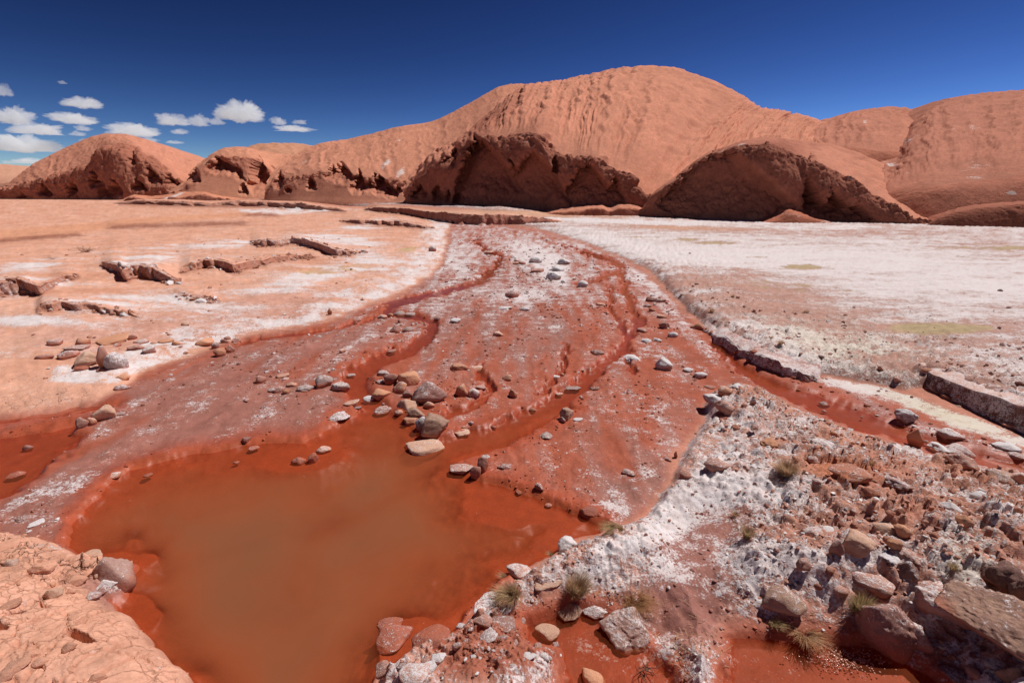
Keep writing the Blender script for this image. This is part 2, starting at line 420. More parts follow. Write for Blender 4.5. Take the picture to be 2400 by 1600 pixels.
# ledges: broken edges with level ground behind. (x, foot y, height) on the 2352-wide copy; fade of the raised ground (px), noise scale
LEDGES = [
    ([(90,750,.0),(110,751,.13),(135,744,.17),(165,744,.13),(200,742,.15),(262,745,.12),(305,750,.06),(345,752,.0)], 40, 4.5, {}),
    ([(-260,725,.2),(-100,722,.3),(-20,716,.28),(30,706,.32),(75,700,.30),(105,712,.26),(122,698,.16),(160,674,.14),(200,664,.0)], 32, 9, dict(rough=1.3, salt=.35)),
    ([(235,632,.0),(262,640,.22),(282,654,.34),(300,672,.40),(318,658,.34),(345,662,.40),(366,666,.40),(386,668,.30),(402,672,.16),(425,668,.0)], 36, 10, dict(rough=1.4, salt=.34)),
    ([(415,652,.0),(440,642,.20),(480,632,.24),(512,637,.28),(540,644,.24),(575,634,.18),(620,622,.16),(680,608,.12),(740,600,.0)], 40, 11, dict(rough=1.2, salt=.25)),
    ([(575,570,.0),(600,576,.26),(640,575,.22),(690,571,.28),(742,588,.30),(768,598,.24),(800,596,.12),(850,590,.0)], 30, 16, dict(rough=1.3, salt=.35)),
    ([(780,512,.0),(820,517,.30),(870,519,.26),(920,523,.32),(960,527,.24),(1000,528,.0)], 30, 24, dict(rough=1.1, salt=.3)),
    ([(835,484,.0),(862,488,.5),(893,492,.6),(935,497,.65),(975,505,.65),(1010,509,.7),(1055,516,.8),(1110,518,.7),(1150,517,.8),(1200,516,.5),(1245,514,.2),(1290,513,.0)], 300, 42, dict(rough=.9, salt=.25, tone=(.60,.30,.20), rock=(.36,.13,.085))),
    ([(270,468,.0),(330,470,.7),(420,473,.7),(480,474,.5),(560,474,.7),(590,475,.9),(620,476,.7),(690,480,.8),(745,484,.4),(800,487,.0)], 60, 60, dict(rough=.8, salt=.25)),
    ([(1600,755,.0),(1640,783,.07),(1670,802,.11),(1700,822,.12),(1730,838,.13),(1762,856,.13),(1800,868,.08),(1850,880,.05),(1880,882,.0)], 120, 6, dict(rough=1.3, tone=(.48,.25,.20), rock=(.30,.15,.12), salt=.55, cliff_salt=.2, under=.35)),
    ([(2092,872,.0),(2118,886,.05),(2135,902,.10),(2180,922,.12),(2230,946,.13),(2290,974,.16),(2352,1002,.18),(2420,1034,.20),(2560,1100,.3),(2800,1220,.3)], 220, 3.6, dict(rough=.5, tone=(.56,.34,.28), rock=(.19,.085,.066), salt=.5, cliff_salt=.0, under=.25)),
]
def jagged(line, scale):
    rj = random.Random(int(abs(line[1][0] * 7 + line[1][1]))); full = []; q0 = 0.0 if scale < 4 else (.4 if scale > 40 else 1.0)
    for (x0, y0, h0), (x1, y1, h1) in zip(line[:-1], line[1:]):
        m = max(1, int(abs(x1 - x0) / 9))
        for q in range(m):
            t = q / m; jg = q0 if (full or q) else 0.0
            full.append((lerp(x0, x1, t) + jg * rj.uniform(-2, 2), lerp(y0, y1, t) + jg * rj.uniform(-1, 1) * min(4.0, 16 / scale + .5), lerp(h0, h1, t) * (1 + jg * rj.uniform(-.3, .2))))
    full.append(line[-1])
    return full
LEDGES = [(l, jagged(l, sc), L, sc, kw) for l, L, sc, kw in LEDGES]

def bilerp_y(xs, pts):
    p = np.array(pts, float)
    return np.interp(xs, p[:, 0], p[:, 1])

def window(x, a, b, s):
    return sstep(a - s, a + s, x) * (1 - sstep(b - s, b + s, x))

def low_height(x, y, D=None):
    """the broad relief; returns z and the distances used again for the colours"""
    dist = np.hypot(x, y)
    w1 = fbm(x * .9 + 3, y * .9, o=4); w2 = fbm(x * .9 + 40, y * .9 + 9, o=4)
    w3 = fbm(x * 5 + 3, y * 5, o=3); w4 = fbm(x * 5 + 70, y * 5 + 9, o=3)
    a = np.clip(dist, 3.5, 30)
    xw = x + a * (.014 * w1 + .006 * w3); yw = y + a * (.022 * w2 + .010 * w4)
    u, v = to_photo(xw, np.maximum(yw, .05), 0.0)
    u = u / K; v = v / K
    behind = y < 0.25
    u = np.where(behind, np.where(x < 0, -3000, 4400), u); v = np.where(behind, 2600, v)
    f = {}
    f['u'], f['v'] = u, v
    u0, v0 = to_photo(x, np.maximum(y, .05), 0.0); f['u0'] = np.where(behind, -9999, u0 / K); f['v0'] = v0 / K
    f['left'] = sl = poly_sd(u, v, LEFT_LAND)
    f['flat'] = sf = poly_sd(u, v, RIGHT_FLAT)
    f['bank'] = sb = poly_sd(u, v, BANK)
    f['mound'] = sm = poly_sd(u, v, MOUND)
    f['pool'] = sp = np.minimum(poly_sd(u + 16 * w3 + 8 * w1, v + 9 * w4, POOL), 6 - sm)
    f['chan'] = poly_sd(u, v, CHANNEL)
    z = np.full(x.shape, .035)
    z = z + .030 * fbm(x * 1.1, y * .7 + 5, o=3)
    z = z + sstep(0, 40, sl) * .05 + sstep(0, 260, sl) * .22 + sstep(30, 120, sl) * .09 * fbm(x * .35, y * .35 + 8, o=3)
    edge = .09 - .05 * (1 - sstep(1400, 1600, u))
    z = z + edge * (.5 * sstep(0, 7, sf) + .3 * sstep(0, 6, sf - 9 - 12 * w4) + .2 * sstep(0, 6, sf - 20 - 20 * w3)) * (1 - .3 * sstep(20, 160, sf))
    ue, ve = u + 26 * w3 + 14 * w1, v + 14 * w4
    pa = np.maximum(poly_sd(ue, ve, PUDDLE_A), poly_sd(ue, ve, PUDDLE_B))
    lowb = sstep(5, 150, -pa); f['lowb'] = sstep(0, 70, -pa)
    z = z + sstep(0, 26, sb) * (.02 + .065 * lowb) + sstep(0, 190, sb) * .14 * lowb
    # smooth damp hollow inside the bank
    hollow = gsum(u, v, [(1600,1330,110,120,0,1.0),(1640,1230,110,60,0,.7),(1560,1430,80,70,0,1.0)])
    f['hollow'] = np.clip(hollow, 0, 1) * sstep(0, 15, sb)
    z = z - .11 * f['hollow']
    z = z + gsum(u, v, [(1330,1340,190,35,-.25,.10),(1700,950,70,50,0.3,.10),(2250,1350,220,110,0,.20),(1950,1200,200,90,.3,.08),(1850,1360,120,50,.1,.10)]) * sstep(-10, 20, sb)
    z = z + sstep(0, 30, sm) * .055 + (1 - np.exp(-np.maximum(sm, 0) / 150)) * .34
    st = np.full(x.shape, -50.0)
    us, vs = u + 16 * w3, v + 7 * w4
    for s in STREAMS: st = np.maximum(st, line_q(us, vs, s))
    st = st + .45 * w3 + .35 * w2
    f['stream'] = st
    inchan = sstep(-12, 6, f['chan'])
    z = lerp(z, -.028 - .02 * np.clip(st, 0, 1), sstep(-.35, .35, st) * inchan)
    for q, d in ((LEFT_STREAM, .04), (LEFT_PUDDLE, .025), (PUDDLE_A, .03), (PUDDLE_B, .035)):
        s = poly_sd(ue, ve, q); z = lerp(z, -d, sstep(-16, 14, s))
        f[id(q)] = s
    shoal = gsum(u, v, [(300,1275,60,14,0,.30),(300,1400,60,28,0,.30),(310,1225,30,20,0,.1),(930,1440,60,40,-.3,.22),(700,1060,160,35,-.1,.12),(1000,1480,90,40,-.3,.20),(250,1330,30,30,0,.2),(850,1170,130,30,-.45,.11),(700,1290,90,160,-.9,.13),(560,1450,60,90,-.9,.05),(1180,1200,140,40,.15,.10),(930,1290,230,110,-.4,.16),(700,1180,160,50,0,.08)])
    deep = np.clip(.04 + .36 * sstep(0, 210, sp) + .04 * fbm(x * 3, y * 3, o=3) - shoal, .02, .5)
    z = lerp(z, -deep, sstep(-8, 16, sp))
    return z, f, w1, w2

def fine_height(z, f, x, y):
    u, v = f['u'], f['v']; dist = np.hypot(x, y)
    wn_ = fbm(x * 2.3, y * 2.3, o=4) * np.clip(18 / (dist + .1), 0, 1); n5 = fbm(x * 7, y * 7, o=3) * np.clip(8 / (dist + .1), 0, 1); wl = fbm(x * .45 + 20, y * .45, o=4) * np.clip(dist / 12, 0, 1.5); rid = fbm(x * 4 + 9, y * 4, o=4, ridged=True)
    n6 = fbm(x * 3.7 + 9, y * 3.7, o=4) * np.clip(14 / (dist + .1), .3, 1) + .6 * wl; n7 = fbm(x * 3.1 + 29, y * 3.1, o=4) * np.clip(14 / (dist + .1), .3, 1) - .5 * wl
    steps = np.zeros(x.shape); face = np.zeros(x.shape)
    for pts, h, L, rg in SCARPS:
        ye = bilerp_y(u, pts) + rg * 1.3 * wn_ + rg * .8 * n5 + rg * .9 * wl
        d = ye - v
        win = window(u, pts[0][0], pts[-1][0], 14 if len(pts) > 2 else 8)
        hh = h * (.75 + .6 * wn_) * win
        near_far = 1.0 if h > .5 else 1.6
        up = 0
        for kk, (oo, ww) in enumerate(((0, .45), (.9, .3), (1.9, .25))):
            up = up + ww * sstep(0, near_far * 1.3, d - rg * (oo + (.9 if h < .5 else .5) * (n6 if kk == 1 else n7 if kk == 2 else 0 * n6)))
        steps = steps + hh * up * np.exp(-np.maximum(d, 0) / L)
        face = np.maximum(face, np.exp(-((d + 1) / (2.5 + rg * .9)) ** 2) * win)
    for smooth_line, line, L, sc, kw in LEDGES:
        xs = [q[0] for q in smooth_line]
        d = bilerp_y(f['u0'], [(q[0], q[1]) for q in line]) - f['v0']; hh = np.interp(f['u0'], xs, [q[2] for q in smooth_line], left=0, right=0)
        steps = steps + hh * sstep(.5, 2.2 if sc < 30 else 1.2, d)  * np.exp(-np.maximum(d, 0) / L)
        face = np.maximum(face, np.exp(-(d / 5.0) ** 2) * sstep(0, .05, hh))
    f['face'] = face
    bankish = sstep(5, 40, f['bank']) * (1 - f['hollow']) * f['lowb']
    flatrough = sstep(0, 10, f['flat']) * (1 - sstep(60, 190, f['flat'])) + .35 * sstep(0, 10, f['flat'])
    leftrough = sstep(0, 20, f['left'])
    rubble = gsum(u, v, [(2050,1230,230,120,.3,1.0),(1800,990,130,60,.35,.7),(2200,1120,160,60,.25,.9),(1950,1120,130,60,.3,.8),(1820,1290,120,70,.2,.8),(1130,1470,110,70,-.4,.9),(2280,1330,110,110,0,1.0)])
    rubble = np.clip(rubble, 0, 1) * sstep(0, 20, f['bank']) * f['lowb']
    rubble = np.maximum(rubble, np.clip(gsum(u, v, [(120,1330,170,60,.3,1.0),(260,1350,50,40,0,.8)]), 0, 1) * sstep(0, 10, f['mound']))
    f['rubble'] = rubble
    e1, c1 = cells(x * 6.5 + 1.2 * wn_, y * 6.5 + 1.2 * n5, 3)
    e2, c2 = cells(x * 15 + 1.2 * n5, y * 15 + 1.2 * wn_, 11)
    lumps = sstep(0, .35, e1) * (c1 ** 1.5) * .075 + sstep(0, .35, e2) * c2 * .03
    f['clod'] = c1
    dry = 1 - sstep(-4, 12, f['pool'])
    crustn = fbm(x * 10, y * 10, o=2, ridged=True) * np.clip(4 / (dist + .1), .25, 1)
    zz = z + steps
    zz = zz + dry * (.012 * wn_ + .008 * n5)
    zz = zz + .05 * np.clip(rid, -.2, 1) * (face * .8 + .25 * flatrough * .5)
    zz = zz + bankish * (.038 * rid + .022 * crustn + .45 * lumps) + flatrough * (.042 * rid + .024 * crustn + .40 * lumps * np.clip(14 / (dist + .1), 0, 1)) + rubble * lumps * .85
    zz = zz + leftrough * (.014 * rid + .035 * fbm(x * .9, y * .9 + 3, o=4, ridged=True) * sstep(4, 9, dist))
    # shallow gravel bars, drawn out along the flow
    bars = fbm(x * 2.6 + .5 * wn_, y * .55, o=4, ridged=True)
    f['bars'] = bars
    inch = sstep(0, 20, f['chan']) * dry
    zz = zz + inch * (.016 * bars + .006 * crustn) * (1 - .8 * sstep(-.4, .2, f['stream']))
    # mound: dried, cracked skin
    cx = x * 4.2 + .55 * wn_; cy = y * 4.2 + .55 * n5
    e3, c3 = cells(cx, cy, 29)
    e4, c4 = cells(x * 9.5 + .4 * n5, y * 9.5 + .4 * wn_, 77)
    on_m = sstep(25, 60, f['mound'])
    half = sstep(-.15, .25, fbm(x * 1.7 + 4, y * 1.7, o=3) + .25)
    crack = (1 - sstep(.01, .10, e3)) * (.35 + .65 * half) + .45 * (1 - sstep(.0, .20, e4)) * sstep(.0, .35, fbm(x * 2.1 + 30, y * 2.1, o=2) + .16)
    f['crack'] = np.clip(crack, 0, 1) * on_m
    zz = zz - .018 * f['crack'] + on_m * ((c3 - .5) * .012 + (c4 - .5) * .004 + .004 * crustn)
    hole = gsum(u, v, [(215,1560,45,16,.2,1),(65,1520,28,9,-.5,.8),(130,1475,24,8,.3,.6),(255,1500,30,8,.2,.5),(165,1420,24,6,.4,.5),(20,1560,40,12,.2,.8)])
    f['hole'] = hole * on_m
    zz = zz - .13 * sstep(.35, .75, f['hole'] + .5 * n5)
    # cracked plates on the left shore
    plate = gsum(u, v, [(90,920,120,28,-.1,1.0)]); e5, c5 = cells(x * 3.5 + .4 * wn_, y * 3.5 + .4 * n5, 51)
    f['plate'] = np.clip(plate, 0, 1) * (1 - sstep(.0, .05, e5))
    zz = zz - .02 * f['plate']
    return zz

def tones(z, f, x, y):
    """earth colour, salt cover, gloss and grain at each point; colours are those of the material itself, bar the shade in the cracks"""
    u, v = to_photo(x, np.maximum(y, .05), np.where(y > .5, z, 0)); u = u / K; v = v / K
    bad = y < 0.25
    u = np.where(bad, f['u'], u); v = np.where(bad, f['v'], v)
    u = u * .5 + f['u'] * .5; dist = np.hypot(x, y)
    n1 = fbm(x * .55, y * .55, o=5); n2 = fbm(x * 2.2 + 5, y * 2.2, o=5); n3 = fbm(x * 8, y * 8, o=3)
    st1 = fbm(x * .35, y * 1.3 + 8, o=5); flow = fbm(x * 3.2 + .5 * n1, y * .5, o=5)
    def C(*c): return np.array(c)[None, :]
    def blend(c, m, k): return c * (1 - m[:, None]) + k * m[:, None]
    dry = C(.66, .305, .195); dryl = C(.70, .375, .265); pink = C(.56, .285, .215); brown = C(.34, .135, .085)
    red = C(.375, .092, .048); red2 = C(.42, .125, .075); maroon = C(.22, .050, .038); damp = C(.345, .140, .105); green = C(.42, .36, .18)
    c = np.repeat(C(.50, .21, .145), x.size, 0)
    L = sstep(-6, 10, f['left']); F = sstep(-3, 5, f['flat']); B = sstep(-5, 12, f['bank']); M = sstep(-4, 8, f['mound'])
    CH = sstep(-8, 10, f['chan'])
    c = blend(c, L, dry)
    c = blend(c, np.clip(.5 + .9 * n1, 0, 1) * L, dryl)
    road = line_q(u, v, [(-300,548,30),(0,540,26),(150,528,22),(320,508,16),(480,497,10),(560,492,7),(620,490,5)])
    f['road'] = sstep(0, .5, road)
    c = blend(c, f['road'] * .8, C(.66, .30, .175))
    c = blend(c, sstep(.1, .6, gsum(u, v, [(600,720,260,50,-.15,.8),(420,760,200,30,-.05,.6),(180,770,180,40,0,.5)]) + .5 * n2) * L * .7, pink)
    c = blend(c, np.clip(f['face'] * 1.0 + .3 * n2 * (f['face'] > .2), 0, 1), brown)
    # channel
    rm = np.repeat(red, x.size, 0)
    rm = blend(rm, np.clip(.5 + 1.3 * flow, 0, 1) * .7, red2)
    dampm = gsum(u, v, [(330,1080,330,85,-.35,1.3),(620,960,260,55,-.1,.7),(430,900,200,45,-.1,.7),(1480,1130,130,60,-.2,.8),(700,800,250,40,-.2,.6),(1050,720,140,120,0,.45),(1250,780,90,90,0,.4),(1480,1020,90,100,0,.25),(1250,640,140,60,0,.5),(2150,1000,150,26,.33,.9),(900,600,130,80,0,.6),(1750,880,60,18,.5,.6)])
    dampm = sstep(.15, .85, dampm + .24 + .8 * flow + .3 * n2)
    rm = blend(rm, dampm * .9, damp)
    wet = sstep(-.9, .1, f['stream'])
    for q in (LEFT_STREAM, LEFT_PUDDLE): wet = np.maximum(wet, sstep(-35, 5, f[id(q)]))
    wet = np.maximum(wet, sstep(-45, 0, f['pool']))
    rm = blend(rm, wet * .9, C(.41, .078, .032))
    mar = gsum(u, v, [(920,700,90,30,-.3,.6),(1125,615,40,50,0,.5),(1460,745,20,60,0,.3),(980,770,40,30,0,.35)]) * sstep(-.2, .6, f['stream'])
    rm = blend(rm, np.clip(mar, 0, 1), maroon)
    c = c * (1 - CH[:, None]) + rm * CH[:, None]
    # right flat
    fl = blend(np.repeat(C(.52,.29,.23), x.size, 0), np.clip(.5 + 1.2 * n2, 0, 1), C(.42, .22, .17))
    c = c * (1 - F[:, None]) + fl * F[:, None]
    lip = F * (1 - sstep(4, 30, f['flat']))
    c = blend(c, lip * .8, C(.27, .125, .10))
    mudflat = gsum(u, v, [(1200,492,260,7,.02,1.0),(1560,523,150,5,.03,.9),(1100,488,200,5,0,.6)])
    c = blend(c, np.clip(mudflat, 0, 1) * .9, C(.60, .33, .22))
    # slope between the flat and the channel at the right
    shelf = sstep(.2, .7, gsum(u, v, [(2120,945,220,26,.30,1.1),(2330,1040,90,40,.3,.9),(1990,905,100,18,.2,.8),(1900,895,80,12,.25,.6)])) * (1 - F)
    # bank
    bk = blend(np.repeat(C(.60, .30, .22), x.size, 0), np.clip(.5 + 1.4 * n2, 0, 1), C(.46, .20, .145))
    bk = blend(bk, np.clip(f['hollow'] * 1.3, 0, 1), C(.34, .145, .115))
    bk = blend(bk, np.clip(f['rubble'] * (f['clod'] * 1.2), 0, 1) * .5, C(.52, .215, .135))
    bk = blend(bk, np.clip(gsum(u, v, [(1930,1080,90,26,.1,.9)]), 0, 1), C(.50, .17, .08))
    bk = blend(bk, sstep(.35, .8, gsum(u, v, [(1150,1480,190,90,-.3,1.0),(1350,1470,160,60,0,.8)])) * .85, C(.37, .105, .06))
    wetb = np.zeros(x.shape)
    for q in (PUDDLE_A, PUDDLE_B): wetb = np.maximum(wetb, sstep(-55, 2, f[id(q)]))
    bk = blend(bk, wetb * .95, C(.40, .085, .038))
    c = c * (1 - B[:, None]) + bk * B[:, None]
    # mound by the camera
    md = blend(np.repeat(C(.65, .32, .21), x.size, 0), np.clip(.5 + n2, 0, 1), C(.70, .36, .25))
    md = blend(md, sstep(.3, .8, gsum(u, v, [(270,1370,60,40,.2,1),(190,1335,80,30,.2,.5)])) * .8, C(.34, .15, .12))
    md = blend(md, np.clip(f['crack'] * .5, 0, 1), C(.45, .18, .11))  # mound cracks darkened too: shade inside them put into the tone
    c = c * (1 - M[:, None]) + md * M[:, None]
    # under water: drowned red silt
    U = sstep(-6, 12, f['pool']) * (1 - M)
    c = blend(c, U, C(.42, .085, .030))
    gr = gsum(u, v, [(1840,613,48,6,0,1.1),(2120,755,95,14,.03,1.2),(2230,752,70,10,.05,.7),(1580,550,40,4,0,.9),(1640,558,70,4,0,.8),(1460,545,40,3,0,.6),(1735,590,40,4,0,.6),(935,573,34,8,-.1,.8),(2200,568,80,5,0,.6),(2320,570,60,4,0,.9),(1960,670,200,30,0,.30),(1740,650,180,30,0,.35),(760,620,160,14,-.1,.6),(450,695,60,12,.1,.5),(2210,592,100,6,0,.4),(1900,612,10,4,0,.3),(1620,800,12,5,0,.3)])
    gm = sstep(.35, .75, gr + .45 * n2 + .1 * n3)
    c = blend(c, gm * .62 * (1 - CH * .6), green)
    # ---- salt
    s = .12 + .0 * x
    flat_s = .58 + gsum(u, v, [(1500,575,260,26,.12,.22),(1900,590,420,26,.02,.26),(2200,650,300,45,0,.22),(1700,545,500,9,0,.08),
        (1690,670,170,42,.15,-.30),(1900,720,200,30,.05,-.24),(2080,835,140,28,.1,-.24),(1560,640,60,30,0,-.08),(2300,770,150,40,0,-.14),(1950,535,260,9,0,-.20),(1420,508,260,5,.03,.4),(1900,522,90,5,0,.2),
        (1800,800,160,40,.3,.12),(2100,705,300,20,0,.05),(1330,540,80,14,.2,.12),(2300,560,120,10,0,-.12),(2330,590,90,14,0,-.16)])
    flat_s = flat_s + .42 * st1 + .22 * n2 + .10 * n3
    flat_s = flat_s - .55 * np.clip(mudflat, 0, 1) - .12 * lip
    s = lerp(s, flat_s, F)
    s = np.maximum(s, shelf * (.74 + .25 * n2))
    band = line_q(u, v, [(1012,515,34),(1000,570,52),(950,625,74),(870,675,74),(770,712,62),(670,738,44),(560,752,30),(400,765,24)])
    lf = gsum(u, v, [(760,548,90,12,.05,.6),(820,522,60,7,0,.45),(330,598,55,12,-.1,.60),(310,618,40,10,0,.5),(70,612,90,14,-.1,.45),(70,655,90,22,0,.3),(330,690,140,28,.1,.34),(700,640,110,14,-.2,.75),(650,660,60,8,0,.4),(200,745,170,12,0,.25),(900,640,60,50,0,.25),(500,560,130,9,-.05,.38),(620,487,90,6,0,.55),(700,482,120,4,0,.7),(560,720,120,20,0,.2),(40,735,70,12,0,.5),(230,700,100,14,0,.3),(820,600,70,30,-.3,.35),(400,590,200,30,0,.12),(860,505,70,6,0,.4)])
    land_s = .17 + .14 * gsum(u, v, [(300,720,500,60,0,1.0),(700,600,260,60,0,.7)]) + np.clip(lf, 0, .46) * (1 + 1.4 * st1) + .34 * st1 + .16 * n2 - .3 * f['road']
    land_s = np.maximum(land_s, np.clip(band, -1, 1) * .3 + .36 + .45 * n2 + .30 * st1 + .15 * n3 - .6 * (band < -.7))
    s = lerp(s, land_s, L * (1 - CH * .5))
    patch = poly_sd(u + 10 * n2, v + 6 * n2, [(88,876),(125,842),(255,832),(300,800),(350,785),(420,772),(520,768),(565,776),(520,790),(430,804),(436,816),(330,850),(262,880),(182,884)])
    s = np.maximum(s, sstep(-6, 6, patch) * (.62 + .5 * n2 + .25 * n3))
    ch_s = .10 + .30 * flow + .22 * np.clip(f['bars'], -1, 1) + gsum(u, v, [(1235,585,70,26,.3,.42),(1265,630,40,22,.2,.35),(1220,675,70,16,0,.22),(1180,690,50,16,0,.18),(1040,600,70,60,0,.22),(940,700,60,20,0,.15),(930,770,60,22,0,.22),(1480,820,80,26,-.2,.22),(1430,1170,70,30,0,.26),(1500,1100,80,40,0,.18),(1320,560,40,12,0,.25),(1480,640,50,40,.8,.22),(1560,720,60,30,.9,.22),(1660,830,60,26,.6,.1),(830,790,100,22,-.3,.12),(1170,720,40,30,0,.1),(2250,1020,90,16,.3,.35),(2120,985,50,20,.2,.25),(330,1060,160,16,-.35,.16),(100,1130,70,14,-.3,.28),(60,1190,60,12,0,.25),(230,1000,90,12,-.1,.2),(1560,860,60,20,0,.18),(1460,950,60,60,0,.1)])
    ch_s = ch_s + .20 * (1 - sstep(640, 800, v)) + .12 * n2 * (1 - sstep(640, 860, v)) - .22 * wet
    s = lerp(s, ch_s, CH * (1 - sstep(-2, 12, f['left']) * .5) * (1 - F))
    bk_s = .52 + gsum(u, v, [(1600,1150,100,38,-.2,.38),(1560,1205,90,24,-.2,.35),(1460,1240,110,26,-.3,.42),(1660,1000,70,40,0,.25),(1660,1105,70,40,0,.45),(1750,1130,60,26,.3,.42),(1830,1095,80,14,.1,.55),(2050,1035,80,10,.15,.55),(2230,1145,90,14,.3,.5),(1780,960,120,16,.4,.28),(2190,1290,60,50,.4,.42),(1310,1330,130,20,-.2,.22),(1900,1150,120,40,.3,.20),(1680,1260,60,60,0,.20),(1620,1330,60,40,0,-.05),(1830,1290,40,50,0,.25),(1340,1385,90,26,0,.12),(1880,1010,80,20,.3,.12),(2300,1200,100,30,.2,.15)])
    bk_s = .50 + (bk_s - .52) * .62 + .42 * n2 + .2 * n1 + .12 * n3 - .08 * f['rubble'] - .10 * f['hollow'] - .35 * wetb - .3 * sstep(.35, .8, gsum(u, v, [(1150,1480,190,90,-.3,1.0)]))
    bk_s = bk_s - .5 * np.clip(gsum(u, v, [(1930,1080,90,26,.1,.9),(1600,1420,100,50,0,.6)]), 0, 1)
    s = lerp(s, bk_s, B)
    s = lerp(s, .10 + .08 * n2 + .5 * sstep(.4, .9, gsum(u, v, [(270,1350,50,30,0,1),(110,1255,100,8,.1,.8)])), M)
    s = s * (1 - U) * (1 - gm * .8)
    far = sstep(400, 900, dist); c = blend(c, far, C(.50, .42, .38))  # mostly unseen far plain, made pale so its bounce leaves the clouds white
    f['wet'] = np.clip(np.maximum(np.maximum(wet * CH, wetb * B), U), 0, 1)
    gloss = np.clip(.40 * CH + .75 * f['wet'] + .25 * dampm * CH, 0, 1)
    grain = np.clip(.45 + .4 * F + .5 * f['rubble'] + .25 * B - .35 * f['wet'] - .25 * f['hollow'] - .3 * f['road'] + .2 * n2, .05, 1)
    cream = np.clip(gsum(u, v, [(2000,800,170,50,.3,.6),(1850,780,120,40,.4,.4),(2180,960,160,26,.35,.8),(2200,1290,70,60,0,.6),(2200,940,200,30,.3,.4)]), 0, 1) * (1 - CH)
    tone = np.concatenate([np.clip(c * (1 + .16 * n3 + .16 * n2 + .10 * n1)[:, None], .01, .9), cream[:, None]], 1)
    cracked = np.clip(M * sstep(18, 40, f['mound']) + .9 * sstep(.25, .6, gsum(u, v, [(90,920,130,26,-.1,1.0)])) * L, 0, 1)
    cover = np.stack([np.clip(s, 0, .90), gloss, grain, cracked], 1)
    return tone, cover

def terrain(x, y, fine=True):
    z, f, w1, w2 = low_height(x, y)
    if fine: z = fine_height(z, f, x, y)
    return z, f

def build_ground():
    az_in = np.radians(np.arange(-60.0, 60.0001, 0.135))
    az_out = np.radians(np.arange(64, 299, 6.0))
    az = np.concatenate([az_in, az_out, [az_in[0] + 2 * math.pi]])
    near = np.concatenate([[.0, .5, .9, 1.2, 1.4], np.linspace(1.5, 1.8, 8)])
    ys = np.arange(1700.0, 470.0, -2.5)
    d = np.array([on_plane(1200, q)[1] for q in ys])
    far = np.geomspace(d[-1] * 1.03, 7000, 46)
    rad = np.concatenate([near, d[d > 1.82], far])
    A, R = np.meshgrid(az, rad)
    x = (np.sin(A) * R).ravel(); y = (np.cos(A) * R).ravel()
    z, f = terrain(x, y)
    fade = 1 - sstep(150, 400, np.hypot(x, y))
    z = z * fade
    under = y < .3
    tone, cover = tones(z, f, x, y)
    F = grid_faces(len(rad), len(az))
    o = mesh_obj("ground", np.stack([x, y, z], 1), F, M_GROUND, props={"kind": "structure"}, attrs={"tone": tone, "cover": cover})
    Z = z.reshape(len(rad), len(az)); W = f['wet'].reshape(Z.shape); C_ = cover[:, 0].reshape(Z.shape); RB = f['rubble'].reshape(Z.shape); FC = f['face'].reshape(Z.shape)
    # standing water: wherever the ground dips under z = 0
    wetv = (z < .012) & (np.hypot(x, y) < 60) & (np.abs(A.ravel()) < 1.05)
    keep = wetv[F].any(1) & (np.abs(x[F]).max(1) < 60)
    Fw = F[keep]; ids = np.unique(Fw); m = np.full(len(x), -1); m[ids] = np.arange(len(ids))
    dep = np.clip(-z[ids], 0, 1)
    at = np.stack([dep, dep, dep, np.ones_like(dep)], 1)
    mesh_obj("water", np.stack([x[ids], y[ids], np.zeros(len(ids))], 1), m[Fw], M_WATER, props={"kind": "structure"}, attrs={"depth": at})
    grid = dict(az=az_in, rad=rad, Z=Z[:, :len(az_in)], S=C_[:, :len(az_in)], W=W[:, :len(az_in)], R=RB[:, :len(az_in)], FC=FC[:, :len(az_in)],
                T=tone[:, :3].reshape(len(rad), len(az), 3)[:, :len(az_in)])
    return grid

G = build_ground()

def samp(x, y, key='Z'):
    x = np.atleast_1d(np.asarray(x, float)); y = np.atleast_1d(np.asarray(y, float))
    a = np.arctan2(x, y); r = np.hypot(x, y)
    fa = np.clip((a - G['az'][0]) / (G['az'][1] - G['az'][0]), 0, len(G['az']) - 1.001)
    fr = np.clip(np.interp(r, G['rad'], np.arange(len(G['rad']))), 0, len(G['rad']) - 1.001)
    i = fr.astype(int); j = fa.astype(int); p = fr - i; q = fa - j
    A = G[key]
    if A.ndim == 3: p = p[:, None]; q = q[:, None]
    return (A[i, j] * (1 - q) + A[i, j + 1] * q) * (1 - p) + (A[i + 1, j] * (1 - q) + A[i + 1, j + 1] * q) * p

def ground_at(px, py):
    """the place on the ground that the photograph shows at S point (px, py)"""
    z = 0.0
    for _ in range(6):
        p = on_plane(px, py, z)
        z = lerp(z, max(float(samp(p[0], p[1])[0]), 0.0), .7)
    return on_plane(px, py, z)

